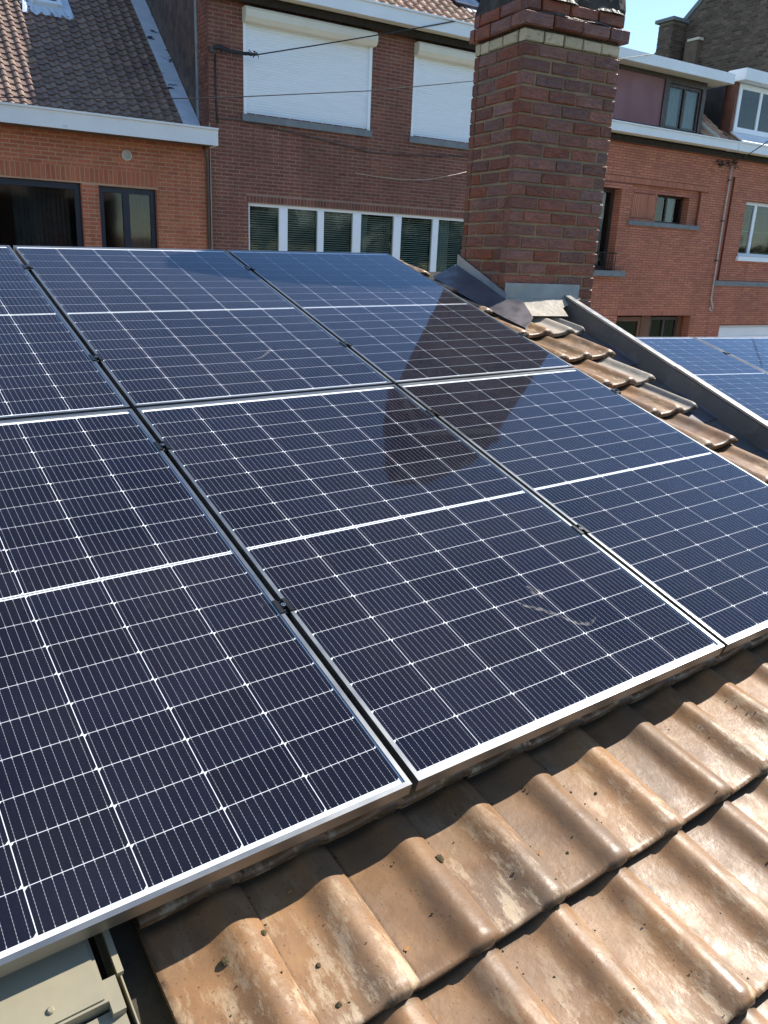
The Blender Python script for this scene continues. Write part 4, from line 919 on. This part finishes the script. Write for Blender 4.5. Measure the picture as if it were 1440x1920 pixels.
# pale dried bird smears on the glass
t = NT('smear'); co = t.coords(); tr = t.n('BsdfTransparent'); df = t.n('BsdfDiffuse'); df.inputs['Color'].default_value = (0.55, 0.52, 0.47, 1)
sc_ = t.n('Mapping'); t.set(sc_.inputs['Vector'], co); sc_.inputs['Scale'].default_value = (1, 1, 1)
mx = t.n('MixShader'); t.set(mx.inputs[0], t.math('MULTIPLY', t.noise(sc_.outputs[0], 90, 5, 0.7, 0.42, 0.75), 0.5)); t.set(mx.inputs[1], tr.outputs[0]); t.set(mx.inputs[2], df.outputs[0]); t.done(mx.outputs[0])
def smear(pts, wd, label):
    m = MB(); rr = random.Random(len(label)); n = len(pts) * 4; P = []
    for i in range(n + 1):
        q = i / n * (len(pts) - 1); k = min(int(q), len(pts) - 2); f_ = q - k
        P.append(Vector((pts[k][0] + (pts[k + 1][0] - pts[k][0]) * f_, -(pts[k][1] + (pts[k + 1][1] - pts[k][1]) * f_), -0.0011)))
    vs_ = []
    for i, p in enumerate(P):
        tg = (P[min(i + 1, n)] - P[max(i - 1, 0)]).normalized(); nn = Vector((-tg.y, tg.x, 0)); w_ = wd * math.sin(math.pi * (i + 0.3) / (n + 0.6)) * rr.uniform(0.5, 1.2)
        vs_ += [p - nn * w_, p + nn * w_]
    m.add(vs_, [(2 * i, 2 * i + 1, 2 * i + 3, 2 * i + 2) for i in range(n)])
    solo('bird_smear', m, 'smear', label, 'stain', ROOF, (pts[0][0], -pts[0][1], 0), 'bird smears on the panels')
smear([[0.724, 1.288], [0.738, 1.309], [0.736, 1.339], [0.755, 1.361]], 0.016, 'short pale smear at the top of the stain on the lower middle panel')
smear([[0.635, 1.313], [0.656, 1.36], [0.694, 1.389], [0.725, 1.425], [0.748, 1.468], [0.79, 1.493], [0.859, 1.47]], 0.01, 'long curved pale smear across the lower middle panel')
smear([[0.606, -0.325], [0.663, -0.338], [0.721, -0.386], [0.766, -0.448]], 0.007, 'small hooked smear on the upper middle panel')

# ------------------------------------------------------------------ neighbour's low roof under the far panels
NH = thing('low_house', 'low neighbouring house carrying the far solar panels beyond the party wall', 'house', NBR, (0, -1.0, -0.3))
m = MB(); m.box(-1.95, 5.0, -3.6, 0.05, -0.26, -0.12); m.build('roof', 'zinc_dull', NH)
wi = NBR.inverted(); m = MB()
wbox(m, 4.75, 10.6, 1.6, 3.5, -0.02, EYE - 1.4); m.build('wall', 'brick_brown', NH)

# ------------------------------------------------------------------ moss and leaf scraps on the tiles
def blob(r, seed):
    rr = random.Random(seed); mb = MB(); rings = []
    for a_ in range(5):
        th = math.pi * (a_ + 0.3) / 5.2
        rings.append([(r * math.sin(th) * math.cos(q) * rr.uniform(.65, 1.25), r * math.sin(th) * math.sin(q) * rr.uniform(.65, 1.25), r * 0.55 * math.cos(th) * rr.uniform(.7, 1.2)) for q in [2 * math.pi * k / 8 for k in range(8)]])
    mb.loft(rings); return mb
moss = [(-0.475, 1.815, .014, 'large brown moss clump under the panel edge at left'), (-0.39, 1.80, .010, 'small brown moss clump just inside the panel shadow'), (-0.325, 1.90, .008, 'moss crumb on the roll of a lower left tile'),
        (0.02, 1.83, .016, 'dark moss clump in the panel shadow below the lower middle panel'), (0.185, 2.032, .012, 'moss tuft at the course step in the lower middle tiles'), (-0.33, 1.98, .010, 'brown moss lump beside a roll at the bottom'),
        (0.5, 1.86, .007, 'moss fleck in a tile pan at right'), (0.30, 1.95, .006, 'moss fleck in a tile pan near the middle')]
def tile_z(u, v):
    q = (u + 0.181) % PITCH; y = (2.022 - v) % RUN
    return -0.178 + roll_z(q) + LIFT * (1 - y / RUN)
for i, (u, v, r_, lb) in enumerate(moss):
    r_ *= 0.62; o = blob(r_, i); zz_ = tile_z(u, v)
    solo('moss_clump', o, 'moss', lb, 'moss', ROOF @ Matrix.Translation((u, -v, zz_ + r_ * 0.25)), (0, 0, 0), 'moss clumps on the tiles')
crumbs = MB(); rc_ = random.Random(8)
for k in range(240):
    u = rc_.uniform(-0.55, 1.6); v = rc_.uniform(1.70, 2.45); q = (u + 0.181) % PITCH
    if rc_.random() < 0.7: u += (0.004 if q < 0.1 else 0) - q + rc_.choice((0.006, 0.012, 0.11)) + rc_.uniform(-.006, .006)
    r_ = rc_.uniform(0.0007, 0.0024); z = tile_z(u, v)
    ro = Matrix.Rotation(rc_.uniform(0, 6.3), 3, 'Z')
    tet = [ro @ Vector(p) for p in ((-r_ * 1.6, -r_, 0), (r_ * 1.6, -r_ * .6, 0), (0, r_ * 1.4, 0), (0, 0, r_ * 1.2))]
    crumbs.add([(u + p.x, -v + p.y, z + p.z + 0.0006) for p in tet], [(0, 1, 3), (1, 2, 3), (2, 0, 3)], 0.01 + 0.98 * rc_.random())
co_ = solo('roof_debris', crumbs, 'moss', 'scattered brown crumbs of dirt and moss on the lower tiles', 'debris', ROOF, (0, -2, -0.17)); co_['kind'] = 'stuff'
for i, (u, v, lb) in enumerate(((0.24, 1.92, 'yellow leaf scrap lying on a tile pan near the middle'), (-0.16, 1.955, 'red brown leaf scrap on a tile near the bottom'), (-0.30, 1.745, 'orange clay chip by the panel shadow at left'))):
    m = MB(); s_ = 0.007; zz_ = tile_z(u, v) + 0.002
    m.add([(u - s_, -v, zz_), (u, -v - s_ * .6, zz_ + .002), (u + s_ * 1.1, -v + .002, zz_ + 0.001), (u, -v + s_ * .7, zz_ + 0.003)], [(0, 1, 2, 3)])
    solo('leaf_scrap', m, 'dry_leaf', lb, 'leaf', ROOF, (u, -v, zz_), 'leaf scraps on the tiles')

# ------------------------------------------------------------------ unseen trees added behind the viewer to show in the strip window's panes
def tree(x, y, h, rad, seed, label):
    rr = random.Random(seed); t = thing('unseen_tree', label, 'tree', ID, (x, y, 0), 'trees added unseen behind the viewer')
    m = MB(); m.tube([(x, y, -0.05), (x + .1, y, h * .3), (x - .05, y + .1, h * .6), (x, y, h * .85)], [0.2, 0.16, 0.1, 0.03], 8)
    for k in range(7):
        q = rr.uniform(0, 6.3); z0 = h * rr.uniform(.35, .65); m.tube([(x, y, z0), (x + math.cos(q) * rad * .6, y + math.sin(q) * rad * .6, z0 + h * .2)], [0.07, 0.02], 6)
    m.build('trunk', 'bark', t)
    m = MB()
    cl_ = [(rr.gauss(0, rad * .5), rr.gauss(0, rad * .5), h * .68 + rr.gauss(0, h * .14)) for k in range(26)]
    for k in range(5200):
        c = rr.choice(cl_); p = Vector((x + c[0] + rr.gauss(0, .28), y + c[1] + rr.gauss(0, .28), c[2] + rr.gauss(0, .25)))
        a_ = Vector((rr.gauss(0, 1), rr.gauss(0, 1), rr.gauss(0, 1))).normalized() * 0.065; b2 = a_.cross(Vector((rr.gauss(0, 1), rr.gauss(0, 1), rr.gauss(0, 1)))).normalized() * 0.04
        m.add([p - a_, p + b2, p + a_, p - b2], [(0, 1, 2, 3)], 0.01 + 0.98 * rr.random())
    m.build('crown', 'foliage', t)
for i, (x, y, h, r_, lb) in enumerate(((14.5, -9.5, 6.4, 2.2, 'nearest the far roof'), (18.5, -11.0, 6.6, 2.4, 'second from the far roof'), (22.5, -10.0, 6.2, 2.3, 'in the middle of the row'), (27.0, -11.5, 6.8, 2.5, 'second from the row end'), (32.0, -11.0, 6.4, 2.4, 'last of the row'))):
    tree(x, y, h, r_, i + 1, 'leafy tree added unseen behind the viewer for window reflections, ' + lb)
for x0, x1, hz, lb in ((-1.0, 8.8, 5.6, 'tall plain brick house added unseen behind the viewer for window reflections'), (8.8, 14.2, 2.5, 'low plain brick house added unseen behind the viewer for window reflections')):  # unseen houses added only for what the left house's windows mirror
    q = thing('unseen_house', lb, 'house', ID, (x0, -18, 0))
    m = MB(); m.box(x0, x1, -18, -12.5, -0.02, hz); m.build('wall', 'brick_brown', q)
    m = MB(); m.prism([(-18.2, hz - 0.05), (-12.3, hz - 0.05), (-12.3, hz + 0.06), (-15.2, hz + 1.7), (-18.2, hz + 0.06)], 'x', x0 - 0.1, x1 + 0.1); m.build('roof', 'pantile_dusty', q)
    for k in range(3):
        xx = x0 + 0.6 + k * (x1 - x0) / 3; m = MB(); m.box(xx, xx + 1.1, -12.49, -12.44, hz - 1.9, hz - 0.6); m.build('window', 'interior', q)
rr = random.Random(77); m = MB()  # unseen foliage band added to cover bright horizon sky in window reflections
for k in range(9000):
    x = rr.uniform(25, 110); top = 6.5 + 1.6 * math.sin(x * 0.45) + 1.0 * math.sin(x * 1.13 + 2)
    p = Vector((x, rr.uniform(-27, -23), top * (1 - rr.random() ** 1.4)))
    a_ = Vector((rr.gauss(0, 1), rr.gauss(0, 1), rr.gauss(0, 1))).normalized() * 0.38; b2 = a_.cross(Vector((rr.gauss(0, 1), rr.gauss(0, 1), rr.gauss(0, 1)))).normalized() * 0.24
    m.add([p - a_, p + b2, p + a_, p - b2], [(0, 1, 2, 3)], 0.01 + 0.98 * rr.random())
tl = solo('unseen_tree_belt', m, 'foliage', 'belt of green trees added unseen behind the viewer for window reflections', 'trees', ID, (60, -25, 0)); tl['kind'] = 'stuff'
